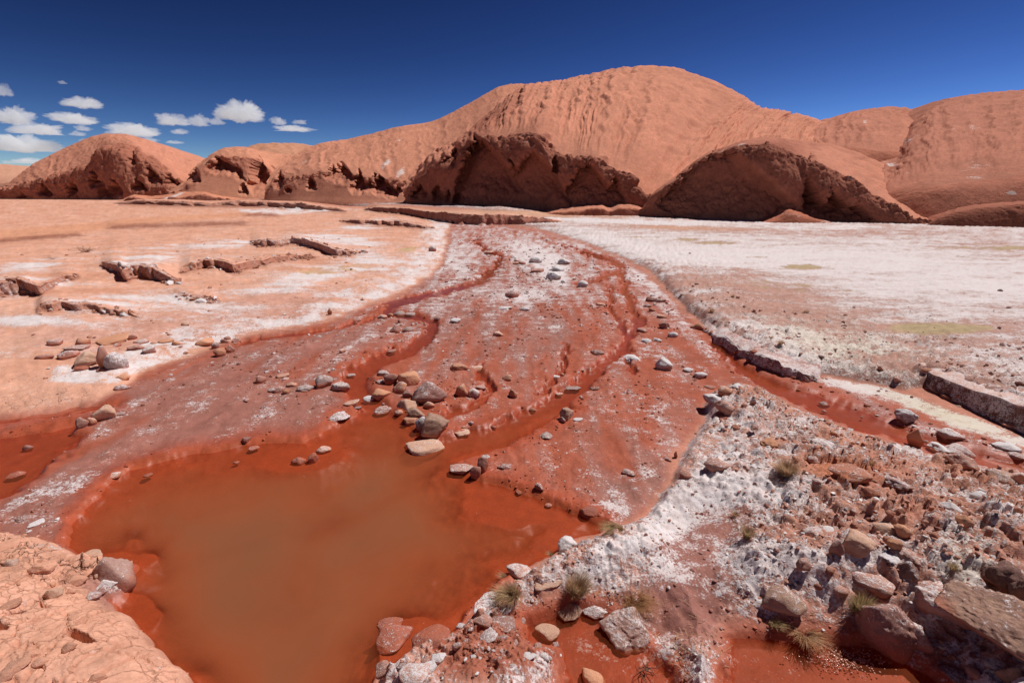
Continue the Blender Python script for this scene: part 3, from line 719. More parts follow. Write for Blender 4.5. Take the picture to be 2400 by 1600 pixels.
# ------------------------------------------------------------------ hills
def pchip(xk, yk, xq):
    """monotone cubic through (xk, yk[..]) along the first axis"""
    xk = np.asarray(xk, float); yk = np.asarray(yk, float)
    h = np.diff(xk); sh = (len(h),) + (1,) * (yk.ndim - 1)
    dl = np.diff(yk, axis=0) / h.reshape(sh)
    m = np.zeros_like(yk)
    a, b = dl[:-1], dl[1:]
    with np.errstate(divide='ignore', invalid='ignore'):
        hm = 2 * a * b / (a + b)
    m[1:-1] = np.where(a * b > 0, np.nan_to_num(hm), 0)
    m[0] = dl[0]; m[-1] = dl[-1]
    i = np.clip(np.searchsorted(xk, xq) - 1, 0, len(h) - 1)
    hq = h[i]; t = (xq - xk[i]) / hq
    e = (len(xq),) + (1,) * (yk.ndim - 1)
    t = t.reshape(e); hq = hq.reshape(e)
    return ((2*t**3 - 3*t**2 + 1) * yk[i] + (t**3 - 2*t**2 + t) * hq * m[i]
            + (-2*t**3 + 3*t**2) * yk[i+1] + (t**3 - t**2) * hq * m[i+1])

def hill(name, secs, rough=1.0, gully=.5, step=2.2, carves=(), tone=(.56,.215,.125), rock=(.36,.125,.075), salt=.0,
         dome=.45, over=.0, scale=None, rows=None, cliff_salt=.0, fine=.12, spots=(), back=1.0, gully_px=26, mat=None, low=False, setback=.5, dark=(), rills=0.0, talus=False):
    """A hill lofted through cross-sections. Each section: foot, cliff edge and crest as (photo x, photo y, distance)."""
    S = len(secs)
    ctrl = np.zeros((S, 12, 3)); pos = np.array([s[0] for s in secs], float)
    for i, sec in enumerate(secs):
        if low: b, c, r = [np.array(q, float) for q in sec[1:]]
        else:
            xb, yb, Rb, xc, yc, Rc, xr, yr, Rr = sec
            Rc = Rb + (Rc - Rb) * setback
            b = np.array(at_depth(xb, yb, Rb)); c = np.array(at_depth(xc, yc, Rc)); r = np.array(at_depth(xr, yr, Rr))
            b[2] = min(b[2], .05)
        dr = r - b; run = np.hypot(dr[0], dr[1])
        dirn = np.array([0, 1.0, 0])
        p = [b + ((0, -.04, -.15) if low else (0, -.5, -2.0)), b]
        for t, q in (((.3, .28), (.6, .56), (.86, .84)) if talus else ((.3, .12 - over), (.62, .30 - 1.3 * over), (.88, .55 - .6 * over))):
            p.append(np.array([lerp(b[0], c[0], t), lerp(b[1], c[1], q), lerp(b[2], c[2], t)]))
        p.append(c)
        for t in (.25, .52, .78):
            g = lerp(t, math.sin(t * math.pi / 2), dome)
            p.append(np.array([lerp(c[0], r[0], t), lerp(c[1], r[1], t), lerp(c[2], r[2], g)]))
        p.append(r)
        hgt = .15 if low else max(r[2], .5)
        p.append(r + dirn * (run * .45 + hgt * .8) * back + (0, 0, -hgt * .30))
        p.append(r + dirn * (run * 1.2 + hgt * 2.2) * back + (0, 0, -hgt - 2.0))
        ctrl[i] = p
    if rows is None: rows = [4, 16, 16, 16, 16, 26, 26, 22, 20, 10, 8]
    sq = np.concatenate([np.linspace(k, k + 1, n, endpoint=False) for k, n in enumerate(rows)] + [[11.0]])
    uq = np.arange(pos[0], pos[-1], step)
    surf = pchip(pos, ctrl, uq)                               # (nu, 12, 3)
    surf = np.moveaxis(surf, 1, 0)
    surf = pchip(np.arange(12.0), surf, sq)                    # (ns, nu, 3)
    # soften the joints of the loft
    for _ in range(5):
        surf[:, 1:-1] = surf[:, 1:-1] * .5 + (surf[:, 2:] + surf[:, :-2]) * .25
    k0, k1 = np.searchsorted(sq, 5.0), len(sq) - 1
    for _ in range(4):
        surf[k0+2:-1] = surf[k0+2:-1] * .5 + (surf[k0+3:] + surf[k0+1:-2]) * .25
    ns, nu = surf.shape[:2]
    Uq, Sq = np.meshgrid(uq, sq)
    x, y, z = surf[..., 0], surf[..., 1], surf[..., 2]
    px, py = to_photo(x, y, z)
    R0 = scale
    k = R0 / 55.0
    def nrm():
        du = np.gradient(surf, axis=1); ds = np.gradient(surf, axis=0)
        n = np.cross(du, ds); n /= np.linalg.norm(n, axis=2)[..., None] + 1e-9
        return n
    # carve alcoves: pushed in under a lip, running out to nothing on the talus below
    cm = np.zeros(x.shape)
    for (cx, yt, yb, hw, dep, skew) in carves:
        wob = 9 * fbm(px / 16, py / 16, o=4)
        t = (py + wob - yt) / (yb - yt)
        cxx = cx + skew * (py - yt)
        w = hw * np.clip(t * 1.4, 0, 1) ** .8 * (1 - .5 * sstep(.65, 1.05, t)) + 1e-3
        q = np.clip(1 - np.abs((px + wob - cxx) / w) ** 2.5, 0, 1)
        prof = sstep(0, .10, t) * (1 - sstep(.35, 1.0, t))
        m = sstep(0, .35, q) * prof * (Sq < 9)
        cm = np.maximum(cm, m * dep)
    cm = cm * (.62 if talus else 1.0)
    surf[..., 1] += cm * k; surf[..., 2] -= cm * .10 * k
    n = nrm(); x, y, z = [surf[..., i].copy() for i in range(3)]
    q = 1.0 / k
    edge = fbm(x * q * .35, z * q * .35 + 7, y * q * .35, o=3)
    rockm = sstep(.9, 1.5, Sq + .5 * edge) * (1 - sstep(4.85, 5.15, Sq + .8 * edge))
    if talus: rockm = rockm * sstep(2.6, 3.5, Sq + 1.2 * edge)
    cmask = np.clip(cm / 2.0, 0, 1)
    if low: rockm = sstep(.9, 1.5, Sq + .5 * edge) * (1 - sstep(3.9, 4.7, Sq + .5 * edge)); rough = rough * .55
    slope_rock = sstep(-.1, .35, fbm(x * q * .12 + 9, y * q * .12, z * q * .12, o=3) - .12)
    f1 = fbm(x * q * .28, y * q * .28, z * q * .18, o=5)
    f2 = fbm(x * q * .9 + 3, y * q * .9, z * q * .45, o=4, ridged=True)
    f3 = fbm(x * q * 3.1 + 3, y * q * 3.1, z * q * 2.2, o=3, ridged=True)
    e, cv = cells((x + .5 * y) * q * .75 + .8 * f1, z * q * .55 + .8 * f2, 5)
    slab = (cv - .5) * sstep(0, .25, e)
    lipm = sstep(3.3, 4.6, Sq) * (1 - sstep(5.0, 5.3, Sq))
    dsp = rockm * rough * k * ((.42 + .2 * lipm) * f1 + (.16 + .32 * lipm) * f2 + .13 * f3 + (.30 + .4 * lipm) * slab)
    gl = fbm(Uq / gully_px + .8 * f1, Sq * .35, o=4, ridged=True)
    slope = sstep(5.0, 5.8, Sq)
    pits = sstep(.42, .62, fbm(x * q * 1.1 + 30, y * q * .8, z * q * .8, o=3)) * sstep(-.1, .4, gl)
    gl2 = fbm(Uq / 9.0 + 1.1 * f1, Sq * .22 + 5, o=3, ridged=True)
    dsp = dsp + slope * k * rills * .26 * gl2
    dsp = dsp + slope * k * (gully * .42 * gl * (1 - .6 * sstep(8.6, 9.4, Sq)) + fine * .9 * f1 + fine * .45 * f3 - .10 * gully * pits)
    talus = (1 - sstep(.9, 1.6, Sq + .3 * edge))
    surf = surf + n * dsp[..., None]
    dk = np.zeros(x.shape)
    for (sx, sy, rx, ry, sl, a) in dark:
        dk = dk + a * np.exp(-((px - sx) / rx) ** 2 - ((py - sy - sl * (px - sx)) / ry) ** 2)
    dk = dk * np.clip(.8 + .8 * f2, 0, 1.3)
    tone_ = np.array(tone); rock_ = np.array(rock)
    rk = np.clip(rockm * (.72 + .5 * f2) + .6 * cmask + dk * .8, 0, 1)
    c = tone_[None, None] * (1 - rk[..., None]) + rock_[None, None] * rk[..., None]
    c = c * (1 + .10 * f1 + .16 * gl * slope + .14 * rills * gl2 * slope + .08 * f3)[..., None]
    s = salt + .12 * fbm(x * q * .10, y * q * .10, z * q * .3, o=3) + cliff_salt * sstep(4.2, 5.0, Sq) * (1 - sstep(5.1, 5.9, Sq))
    for (sx, sy, rx, ry, sl, a) in spots:
        s = s + a * np.exp(-((px - sx) / rx) ** 2 - ((py - sy - sl * (px - sx)) / ry) ** 2)
    tn = np.concatenate([np.clip(c, .01, .9), np.zeros(x.shape + (1,))], 2).reshape(-1, 4)
    cv = np.stack([np.clip(s, 0, 1.2), rk, np.zeros_like(s), np.ones_like(s)], 2).reshape(-1, 4)
    if mat is not None: cv = np.stack([np.clip(s, 0, .9), 0 * s, .5 + .5 * rk, 0 * s], 2).reshape(-1, 4)
    return mesh_obj(name, surf.reshape(-1, 3), grid_faces(ns, nu), mat or M_HILL, props={"kind": "structure"}, attrs={"tone": tn, "cover": cv})

# far pale ridges

def ledge(line, scale, rough=1.0, tone=(.62,.29,.19), rock=(.42,.18,.12), salt=.3, cliff_salt=.08, under=.05):
    """the broken face of a step in the ground, skinned over the step that the ground sheet already makes"""
    secs = []
    for (x, y, h) in line:
        P = on_plane(x * K, y * K, 0.0)
        L = math.hypot(P[0], P[1]); ux, uy = P[0] / L, P[1] / L
        px = L * L / (2.6 * 1111.0)                                  # ground metres behind one row of the copy
        def at(d, dz): 
            qx, qy = P[0] + ux * d, P[1] + uy * d
            return (qx, qy, float(samp(qx, qy)[0]) + dz)
        foot = at(-px * .5 - .03, -.02); d1 = .28 * h + .2 * px; rise = .38 * h + .4 * px + max(1.5 * px, .20)
        top = at(rise * 1.15 + .02, 0)[2] + .012 * min(1, h * 10) * (1 + scale / 20)
        c = (P[0] + ux * d1, P[1] + uy * d1, top if h > 0 else top - .06)
        secs.append((x * K, foot, c, at(rise + 2 * px + .25, -.015)))
    zc = np.array([q[2][2] for q in secs]); zf = np.array([q[1][2] for q in secs])
    for _ in range(3):
        zc[1:-1] = .5 * zc[1:-1] + .25 * (zc[2:] + zc[:-2]); zf[1:-1] = .5 * zf[1:-1] + .25 * (zf[2:] + zf[:-2])
    secs = [(q[0], (q[1][0], q[1][1], float(f_)), (q[2][0], q[2][1], float(c_)), q[3]) for q, f_, c_ in zip(secs, zf, zc)]
    return hill("ledge", secs, rough=rough, gully=.12, step=1.5, scale=scale, dome=.3, over=under, tone=tone, rock=rock, salt=salt, cliff_salt=cliff_salt,
         rows=[3,10,9,9,9,10,5,4,3,2,2], mat=M_GROUND, low=True, fine=.10, gully_px=60, back=.3)
for _, line, L, sc, kw in LEDGES: ledge(line, sc, **kw)

hill("hill", [(-2600,440,620,-2600,425,650,-2600,400,800),(-900,440,620,-900,425,650,-900,388,800),(0,440,620,0,425,650,0,386,800),(70,440,620,70,426,650,70,390,800),(160,440,620,160,428,650,160,402,800),(320,442,620,320,436,650,320,425,800),(700,442,620,700,436,650,700,425,800)],
     rough=.3, gully=.4, step=8, rows=[2,4,4,4,4,6,6,6,6,3,3], tone=(.60,.30,.20), rock=(.56,.26,.17), scale=500)
hill("hill", [(430,440,300,430,425,330,430,405,420),(520,440,300,520,420,330,520,372,420),(575,440,300,575,400,330,575,351,420),(640,440,300,640,395,330,640,338,420),(690,440,300,690,395,330,690,339,420),(745,440,300,745,395,330,745,345,420),(850,440,300,850,400,330,850,352,420),(1000,440,300,1000,400,330,1000,370,420)],
     rough=.3, gully=.5, step=4, rows=[2,4,4,4,6,10,12,12,10,3,3], tone=(.56,.26,.16), rock=(.52,.22,.14), scale=220, fine=.25)
# left hill with the ragged face
hill("hill", [(-160,462,146,-160,456,150,-140,450,160),(-60,462,144,-60,455,148,-40,448,158),(17,463,142,17,447,146,22,435,156),(79,465,140,79,428,147,79,391,165),(157,468,138,157,412,148,157,352,175),(220,470,136,224,380,152,226,323,182),(262,470,134,268,345,158,262,316,186),(300,471,132,303,340,160,297,317,186),(340,472,132,343,362,152,345,330,184),(385,472,132,385,385,148,385,345,182),(425,471,132,425,424,144,425,361,178),(463,468,132,463,442,144,463,379,172),(520,466,132,520,446,144,520,402,165),(600,464,132,600,450,142,600,432,155)],
     rough=1.0, gully=.45, step=1.8, scale=88, dome=.5, tone=(.57,.235,.150), rock=(.44,.165,.105), gully_px=22,
     carves=[(300,345,395,14,2.2,.3),(306,362,385,8,2.5,0),(170,415,470,18,2.6,0),(100,425,468,18,2.4,.2),(215,395,450,16,2.2,.2),(345,380,440,20,2.4,.3),(392,410,442,22,2.6,.5),(270,420,470,24,2.0,0),(50,448,468,16,2.0,0),(320,420,452,24,2.2,.2),(240,430,470,14,2.2,0)])
# second hill, with a tall dark notch
hill("hill", [(395,474,112,395,458,118,398,448,124),(427,474,112,430,444,118,431,428,126),(449,475,112,452,416,120,454,401,132),(483,476,112,486,384,124,486,374,140),(533,477,112,534,366,126,534,349,148),(575,478,112,576,366,126,576,346,152),(617,479,112,614,385,124,617,355,154),(650,479,112,650,420,122,655,361,154),(700,479,112,700,440,120,710,368,150),(780,479,112,780,445,120,780,385,140)],
     rough=.6, gully=.35, step=1.8, scale=75, dome=.5, talus=True, setback=.9, tone=(.59,.25,.155), rock=(.50,.19,.12), gully_px=20,
     carves=[(508,366,414,44,4.0,.5),(462,398,436,24,2.4,-.6),(600,358,466,36,6.5,.12),(553,383,430,12,3.0,.3),(569,428,460,13,3.4,0)])
# long ridge
hill("hill", [(618,478,94,622,450,96,626,430,98),(642,478,92,645,425,97,648,398,104),(690,480,88,690,414,95,694,368,114),(752,483,85,752,404,93,752,340,122),(839,487,80,839,410,89,839,325,126),(937,491,76,937,425,84,937,301,126),(1007,493,74,1007,430,82,1007,290,126),(1077,495,72,1077,420,82,1077,260,128),(1140,496,72,1140,400,84,1138,226,130),(1180,496,72,1180,390,85,1176,206,132),(1212,496,72,1212,380,86,1212,201,133),(1250,496,72,1250,380,86,1250,205,133),(1290,496,72,1290,390,86,1300,222,133),(1370,496,72,1370,400,86,1370,265,130)],
     rough=.55, gully=.5, step=1.9, scale=60, dome=.35, talus=True, setback=.9, tone=(.585,.245,.155), rock=(.50,.195,.125), salt=.20, cliff_salt=.14,
     carves=[(657,400,448,16,3.2,-.1),(676,436,452,9,2.4,0),(729,415,450,15,3.4,0),(775,383,432,18,4.0,.1),(800,380,438,30,4.4,.1),(842,396,460,22,5.0,-.1),(862,414,456,14,3.4,0),(885,408,466,34,5.0,.35),(908,424,470,20,5.0,.2),(934,430,462,11,3.0,0),(950,428,458,9,2.6,0)],
     spots=[(760,480,120,6,.02,.35),(870,478,70,6,-.1,.35),(940,405,14,12,-.6,.5),(905,385,16,12,-.7,.5),(715,378,14,10,-.6,.35),(935,332,8,3,0,.6),(880,320,60,6,-.25,.25),(1010,300,60,10,-.2,.2)])
# the great dome
hill("hill", [(952,474,71,951,462,72,950,446,74),(985,478,69,985,420,73,986,398,78),(1021,482,67,1021,384,73,1022,361,80),(1077,488,64,1077,350,73,1080,333,84),(1130,493,61,1128,322,72,1154,274,94),(1200,496,59,1195,318,70,1237,209,104),(1260,498,57,1256,312,68,1303,203,107),(1300,499,56,1300,350,64,1345,194,108),(1345,500,55,1345,368,62,1388,185,110),(1400,501,54,1400,372,60,1447,172,110),(1430,502,53.5,1432,395,59,1499,167,110),(1470,503,53,1468,408,58,1582,175,108),(1498,504,52.5,1494,440,56,1646,196,105),(1518,505,52,1516,468,54.5,1723,233,102),(1600,507,50,1600,490,53,1768,261,100),(1700,510,50,1700,480,55,1830,272,98),(1800,510,52,1800,460,58,1900,291,97),(1950,500,56,1950,440,62,2010,330,92),(2100,490,58,2100,450,64,2120,380,88)],
     rough=.85, gully=1.35, step=2.1, scale=52, dome=.42, over=.22, setback=.30, rills=1.0, dark=[(1120,305,80,34,-.75,.75),(1190,262,60,26,-.7,.5),(1250,300,50,40,0,.35)], tone=(.565,.235,.150), rock=(.37,.135,.088), salt=.17, cliff_salt=.05, gully_px=30,  # dark: shade of the left-facing flank put into the colour, with its brown scree
     rows=[4,20,20,20,20,34,34,30,26,10,6],
     carves=[(982,424,474,22,2.0,0),(1027,430,480,17,1.8,.05),(1050,440,480,8,1.6,0),(1072,450,490,16,1.8,.1),(1120,318,500,95,3.4,.25),(1075,340,400,20,2.0,-.5),(1250,350,505,85,2.2,.05),(1200,372,420,18,1.6,.3),(1375,372,505,70,2.0,.1),(1440,400,500,26,2.0,.1),(1300,360,420,14,1.8,0)],
     spots=[(1240,330,26,30,0,.30),(1330,372,40,8,0,.2),(1180,485,60,6,0,.5),(1290,495,50,5,0,.5)])
# front mound with the undercut cliff
hill("hill", [(1498,512,49.5,1500,502,50,1502,494,50.6),(1512,514,49,1516,486,50,1517,478,50.8),(1530,516,48,1534,462,49.5,1534,455,50.8),(1556,518,47,1556,442,49.4,1557,434,51),(1590,520,46,1590,420,49,1591,411,51.6),(1628,522,45,1628,392,48.6,1628,382,52),(1665,525,44,1665,366,48.2,1665,355,52),(1700,527,43,1700,354,47.8,1700,345,52.6),(1744,529,42,1744,340,47.5,1744,330,53),(1800,530,41,1800,338,47,1800,324,55),(1835,531,41,1832,346,46.8,1838,328,57),(1862,532,41,1860,372,46,1880,334,60),(1900,532,40.5,1898,380,45.5,1930,340,62),(1935,532,40.3,1935,388,45,1975,352,63),(1965,533,40,1965,412,44,2020,368,63),(2000,533,39.5,1998,426,43.4,2060,386,62),(2030,534,39,2032,456,42,2100,402,60),(2060,535,38.6,2062,478,41,2140,420,58),(2095,536,38.2,2098,490,40,2170,440,56),(2140,538,37.6,2144,512,39,2200,462,54),(2190,542,37,2196,528,38,2240,490,50)],
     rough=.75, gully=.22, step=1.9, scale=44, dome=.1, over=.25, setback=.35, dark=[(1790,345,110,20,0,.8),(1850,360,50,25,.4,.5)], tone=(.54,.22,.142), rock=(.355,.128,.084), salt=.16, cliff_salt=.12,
     rows=[4,22,22,22,22,24,20,16,14,6,4],
     carves=[(1700,340,535,175,2.6,.0),(1690,352,372,34,1.6,-.25),(1890,408,520,34,3.4,.25),(1905,362,388,12,2.4,0),(1870,362,380,14,2.0,.3),(1950,440,530,50,2.6,.4),(2010,470,532,36,2.0,.3)],
     spots=[(1910,400,20,12,.3,.30),(1700,350,40,5,-.3,.3),(1990,430,16,16,.5,.3),(1740,338,60,8,0,.14)])
# right-hand slopes: back shoulder, then the broad near slope
hill("hill", [(1850,470,62,1850,400,68,1860,330,88),(1912,470,60,1905,380,68,1912,290,97),(1979,460,60,1965,360,70,1979,270,100),(2030,450,60,2020,350,71,2030,259,101),(2075,450,60,2070,350,71,2075,256,102),(2116,450,60,2110,355,71,2116,260,102),(2180,450,60,2170,365,71,2180,266,102),(2300,450,60,2300,380,71,2300,280,100)],
     rough=.18, gully=.8, fine=.28, step=2.4, scale=58, dome=.1, tone=(.50,.20,.13), rock=(.47,.17,.105), salt=.17, rows=[2,6,8,8,10,22,22,20,16,6,4],
     spots=[(2026,290,7,7,0,.55),(2015,312,6,4,0,.4),(1850,285,30,8,0,.15)])
hill("hill", [(1980,545,43,1980,500,50,1975,392,66),(2020,545,42,2020,490,48,2020,352,74),(2060,545,41,2060,470,47,2060,340,80),(2110,546,40,2110,450,46,2110,318,86),(2150,547,39,2150,440,46,2148,268,92),(2200,548,38,2200,430,46,2190,242,93),(2250,549,37.5,2250,425,46,2234,231,91),(2310,551,37,2310,420,46,2297,225,89),(2370,553,36,2370,415,45.5,2361,221,86),(2430,555,35.5,2430,412,45,2420,208,84),(2600,560,34,2600,410,43,2600,185,80),(2900,580,31,2900,400,40,2900,185,72),(3400,600,29,3400,400,37,3400,210,64),(4200,640,26,4200,420,33,4200,250,56),(5600,700,22,5600,440,29,5600,300,48)],
     rough=.12, gully=.95, step=2.6, scale=48, dome=.08, tone=(.475,.19,.125), rock=(.46,.17,.11), salt=.30, gully_px=48, fine=.34, rows=[3,10,12,14,16,26,26,24,22,8,4],
     spots=[(2290,395,70,20,.05,.20),(2240,310,40,18,0,.18),(2285,305,20,7,0,.20),(2290,418,30,4,.03,.26),(2370,452,16,4,.2,.5),(2140,330,30,8,-.2,.2),(2100,395,60,4,.45,.24),(2090,388,14,8,0,.26),(2010,382,60,3,.35,.28),(1990,390,30,3,.1,.28),(2380,330,60,3,0,.2),(2170,520,60,16,.3,.26),(2130,338,16,10,0,.2)])
# dark low mound at the right edge, and the talus cone under the cliff
hill("hill", [(2130,552,36,2134,549,36.4,2140,544,37),(2165,553,35.6,2170,532,36.6,2180,524,38),(2200,554,35.2,2205,510,36.6,2212,500,38.6),(2246,555,34.8,2248,496,36.8,2250,486,39),(2310,556,34.4,2310,488,36.8,2312,477,39.4),(2400,560,33.6,2400,482,36.4,2400,468,39.2),(2560,568,31.6,2560,478,34.6,2560,462,38),(2900,585,29,2900,480,32.5,2900,462,36)],
     rough=.25, gully=.2, step=2.6, scale=36, dome=.5, tone=(.36,.13,.085), rock=(.32,.11,.07), rows=[3,14,14,14,14,10,8,6,6,4,3])
hill("talus", [(1745,533,39.4,1750,531,39.8,1755,529,40.4),(1790,537,38.8,1795,522,39.8,1800,508,41.4),(1825,540,38.4,1830,508,40.2,1834,488,42.4),(1850,541,38.2,1850,496,40.6,1850,474,43.4),(1880,541,38.2,1880,505,40.2,1880,486,42.8),(1920,541,38.2,1920,516,39.8,1920,503,42),(1975,541,38.2,1975,527,39.4,1975,520,41),(2030,541,38.2,2030,533,39,2030,529,40.4),(2090,543,38,2090,538,38.6,2090,534,39.6)],
     rough=.10, gully=.25, step=2.6, scale=36, dome=.1, tone=(.48,.165,.10), rock=(.47,.16,.095), salt=.22, rows=[3,10,10,10,10,10,8,6,6,4,3],
     spots=[(1850,500,40,10,.1,.3),(1930,520,60,8,.15,.35),(1990,533,60,5,0,.3)])
hill("mound", [(1262,508,51.6,1266,506,52,1270,503,52.6),(1300,509,51.2,1300,501,52,1302,494,54),(1355,510,50.8,1355,495,51.6,1356,481,54.6),(1410,510,50.5,1410,490,51.4,1410,478,54.5),(1430,510,50.4,1430,497,51.2,1430,482,54),(1456,511,50.2,1456,489,51.2,1456,472,54.5),(1490,512,50,1490,490,51,1492,477,53.6),(1515,513,49.8,1515,500,50.6,1517,494,52.4),(1545,514,49.5,1545,510,50,1545,507,51)],
     rough=.32, gully=.2, step=2.2, scale=40, dome=.3, tone=(.54,.22,.142), rock=(.45,.16,.10), salt=.22, rows=[3,10,10,10,10,8,8,6,6,4,3])
hill("mound", [(285,476,108,288,472,109,292,466,112),(310,477,107,312,463,109,315,457,115),(345,477,106,345,468,108,350,461,116),(395,478,105,395,466,108,400,454,119),(440,478,104.5,440,462,108,440,446,120),(470,479,104,470,458,108,470,448,118),(510,480,103,510,464,106,510,458,114),(560,481,102,560,472,104,562,466,110),(640,482,100,640,477,101,640,473,106),(700,484,98,700,481,99,700,478,102)],
     rough=.5, gully=.2, step=2.0, scale=60, dome=.3, tone=(.58,.23,.14), rock=(.36,.13,.085), salt=.2, rows=[3,10,10,10,10,8,8,6,6,4,3],
     spots=[(405,462,36,4,-.35,.8)])

# ------------------------------------------------------------------ rocks
import bmesh

def ico(sub):
    bm = bmesh.new(); bmesh.ops.create_icosphere(bm, subdivisions=sub, radius=1.0)
    v = np.array([p.co[:] for p in bm.verts]); f = np.array([[q.index for q in p.verts] for p in bm.faces]); bm.free()
    return v, f
ICO = {k: ico(k) for k in (1, 2, 3, 4, 5, 6)}

def rock_shape(style, seed, sub):
    rs = np.random.RandomState(seed)
    v, f = ICO[sub]; v = v / np.linalg.norm(v, axis=1)[:, None]
    npl = {'r': 26, 'a': 12, 's': 14, 'p': 10, 'j': 20}[style]
    n = rs.normal(size=(npl, 3)); n /= np.linalg.norm(n, axis=1)[:, None]
    d = rs.uniform(.74, 1.0, npl)
    if style in 'ap': d = rs.uniform(.60, 1.0, npl)
    if style == 's':
        n = np.vstack([n, [[.08, .05, 1], [0, .1, -1]]]); d = np.append(d, [.62, .62])
    dot = v @ n.T
    with np.errstate(divide='ignore'):
        r = np.where(dot > .05, d[None] / np.maximum(dot, .05), 9.0)
    ks = {'r': 16, 'a': 55, 's': 45, 'p': 55, 'j': 40}[style]
    r = -np.log(np.exp(-ks * r).sum(1)) / ks
    r = np.minimum(r, 1.35)
    p = v * r[:, None]
    o = rs.uniform(0, 50, 3)
    q = p + o
    nz = fbm(q[:, 0] * 1.4, q[:, 1] * 1.4, q[:, 2] * 1.4, o=4)
    rg = fbm(q[:, 0] * 3.4, q[:, 1] * 3.4, q[:, 2] * 3.4, o=4, ridged=True)
    pit = fbm(q[:, 0] * 9, q[:, 1] * 9, q[:, 2] * 9, o=2)
    amp = {'r': .8, 'a': 1.0, 's': 1.0, 'p': 1.0, 'j': 2.1}[style]
    amp *= {5: 1.3, 6: .75}.get(sub, 1.0)
    e, cv = cells(q[:, 0] * 1.7 + q[:, 2], q[:, 1] * 1.7 - .7 * q[:, 2], seed)
    chip = (cv - .5) * sstep(0, .12, e)
    p = p * (1 + amp * (.12 * nz + .08 * rg + .035 * pit + .06 * chip))[:, None]
    if style == 'p':
        t = np.clip(p[:, 2:3], -1, 1.3); p[:, :2] *= 1.12 - .55 * np.clip(t, 0, 1.2)
    lo, hi = p.min(0), p.max(0)
    p = (p - (lo + hi) / 2) / (hi - lo)
    p[:, 2] += .5 - .22                     # about a fifth lies under the ground
    return p, f

ROCK_MAT = {
    'O': mat_rock("orange_sandstone", (.70, .34, .20), (.60, .27, .155), .30),
    'T': mat_rock("tan_sandstone", (.64, .40, .28), (.58, .31, .21), .36),
    'G': mat_rock("salted_grey_stone", (.36, .28, .26), (.42, .29, .26), .80),
    'B': mat_rock("brown_stone", (.45, .27, .19), (.36, .19, .14), .40),
    'P': mat_rock("purple_brown_stone", (.44, .225, .18), (.35, .16, .125), .58),
    'M': mat_rock("mud_coated_stone", (.46, .125, .065), (.38, .13, .09), .34, rough=.6),
    'D': mat_rock("dark_stone", (.24, .12, .095), (.31, .16, .125), .44, bump=.9),
    'W': mat_rock("white_crusted_stone", (.48, .28, .22), (.38, .21, .17), .86),
    'K': mat_rock("pink_rubble_stone", (.55, .29, .22), (.45, .20, .145), .55),
    'S': mat_rock("pink_salted_block", (.54, .33, .27), (.46, .25, .195), .56),
    'C': mat_rock("mound_earth_clod", (.68, .345, .235), (.62, .29, .185), .08, mud=0.0),
}
for _k, _a, _b in (('k', (.50, .23, .17), (.42, .17, .12)), ('o', (.62, .28, .165), (.52, .21, .12)), ('p', (.38, .17, .13), (.31, .12, .09)), ('g', (.40, .28, .25), (.44, .27, .23))):
    ROCK_MAT[_k] = mat_rock("half_buried_stone", _a, _b, .50, mud=.92, line=.22)
ROCK_MAT['R'] = mat_rock("red_earth_clod", (.50, .205, .13), (.42, .155, .095), .46, mud=.3)
_variants = {}
def rock_mesh(style, var, sub, mat):
    key = (style, var, sub, mat)
    if key not in _variants:
        p, f = rock_shape(style, hash_seed(style, var), sub)
        o = mesh_obj("rock", p, f, ROCK_MAT[mat]); _variants[key] = o.data
        bpy.data.objects.remove(o)
    return _variants[key]
def hash_seed(style, var): return ord(style) * 131 + var * 17

CROPS = {3: (0, 600, 2.851), 4: (700, 500, 2.4125), 5: (1400, 500, 2.352), 6: (0, 1100, 2.94), 7: (800, 1000, 2.6138), 8: (1500, 900, 2.24)}
def crop_pt(c, x, y):
    ox, oy, s = CROPS[c]; return ox + x / s, oy + y / s

def tag(o, label, cat, group=None):
    o["label"] = label; o["category"] = cat
    if group: o["group"] = group
    return o

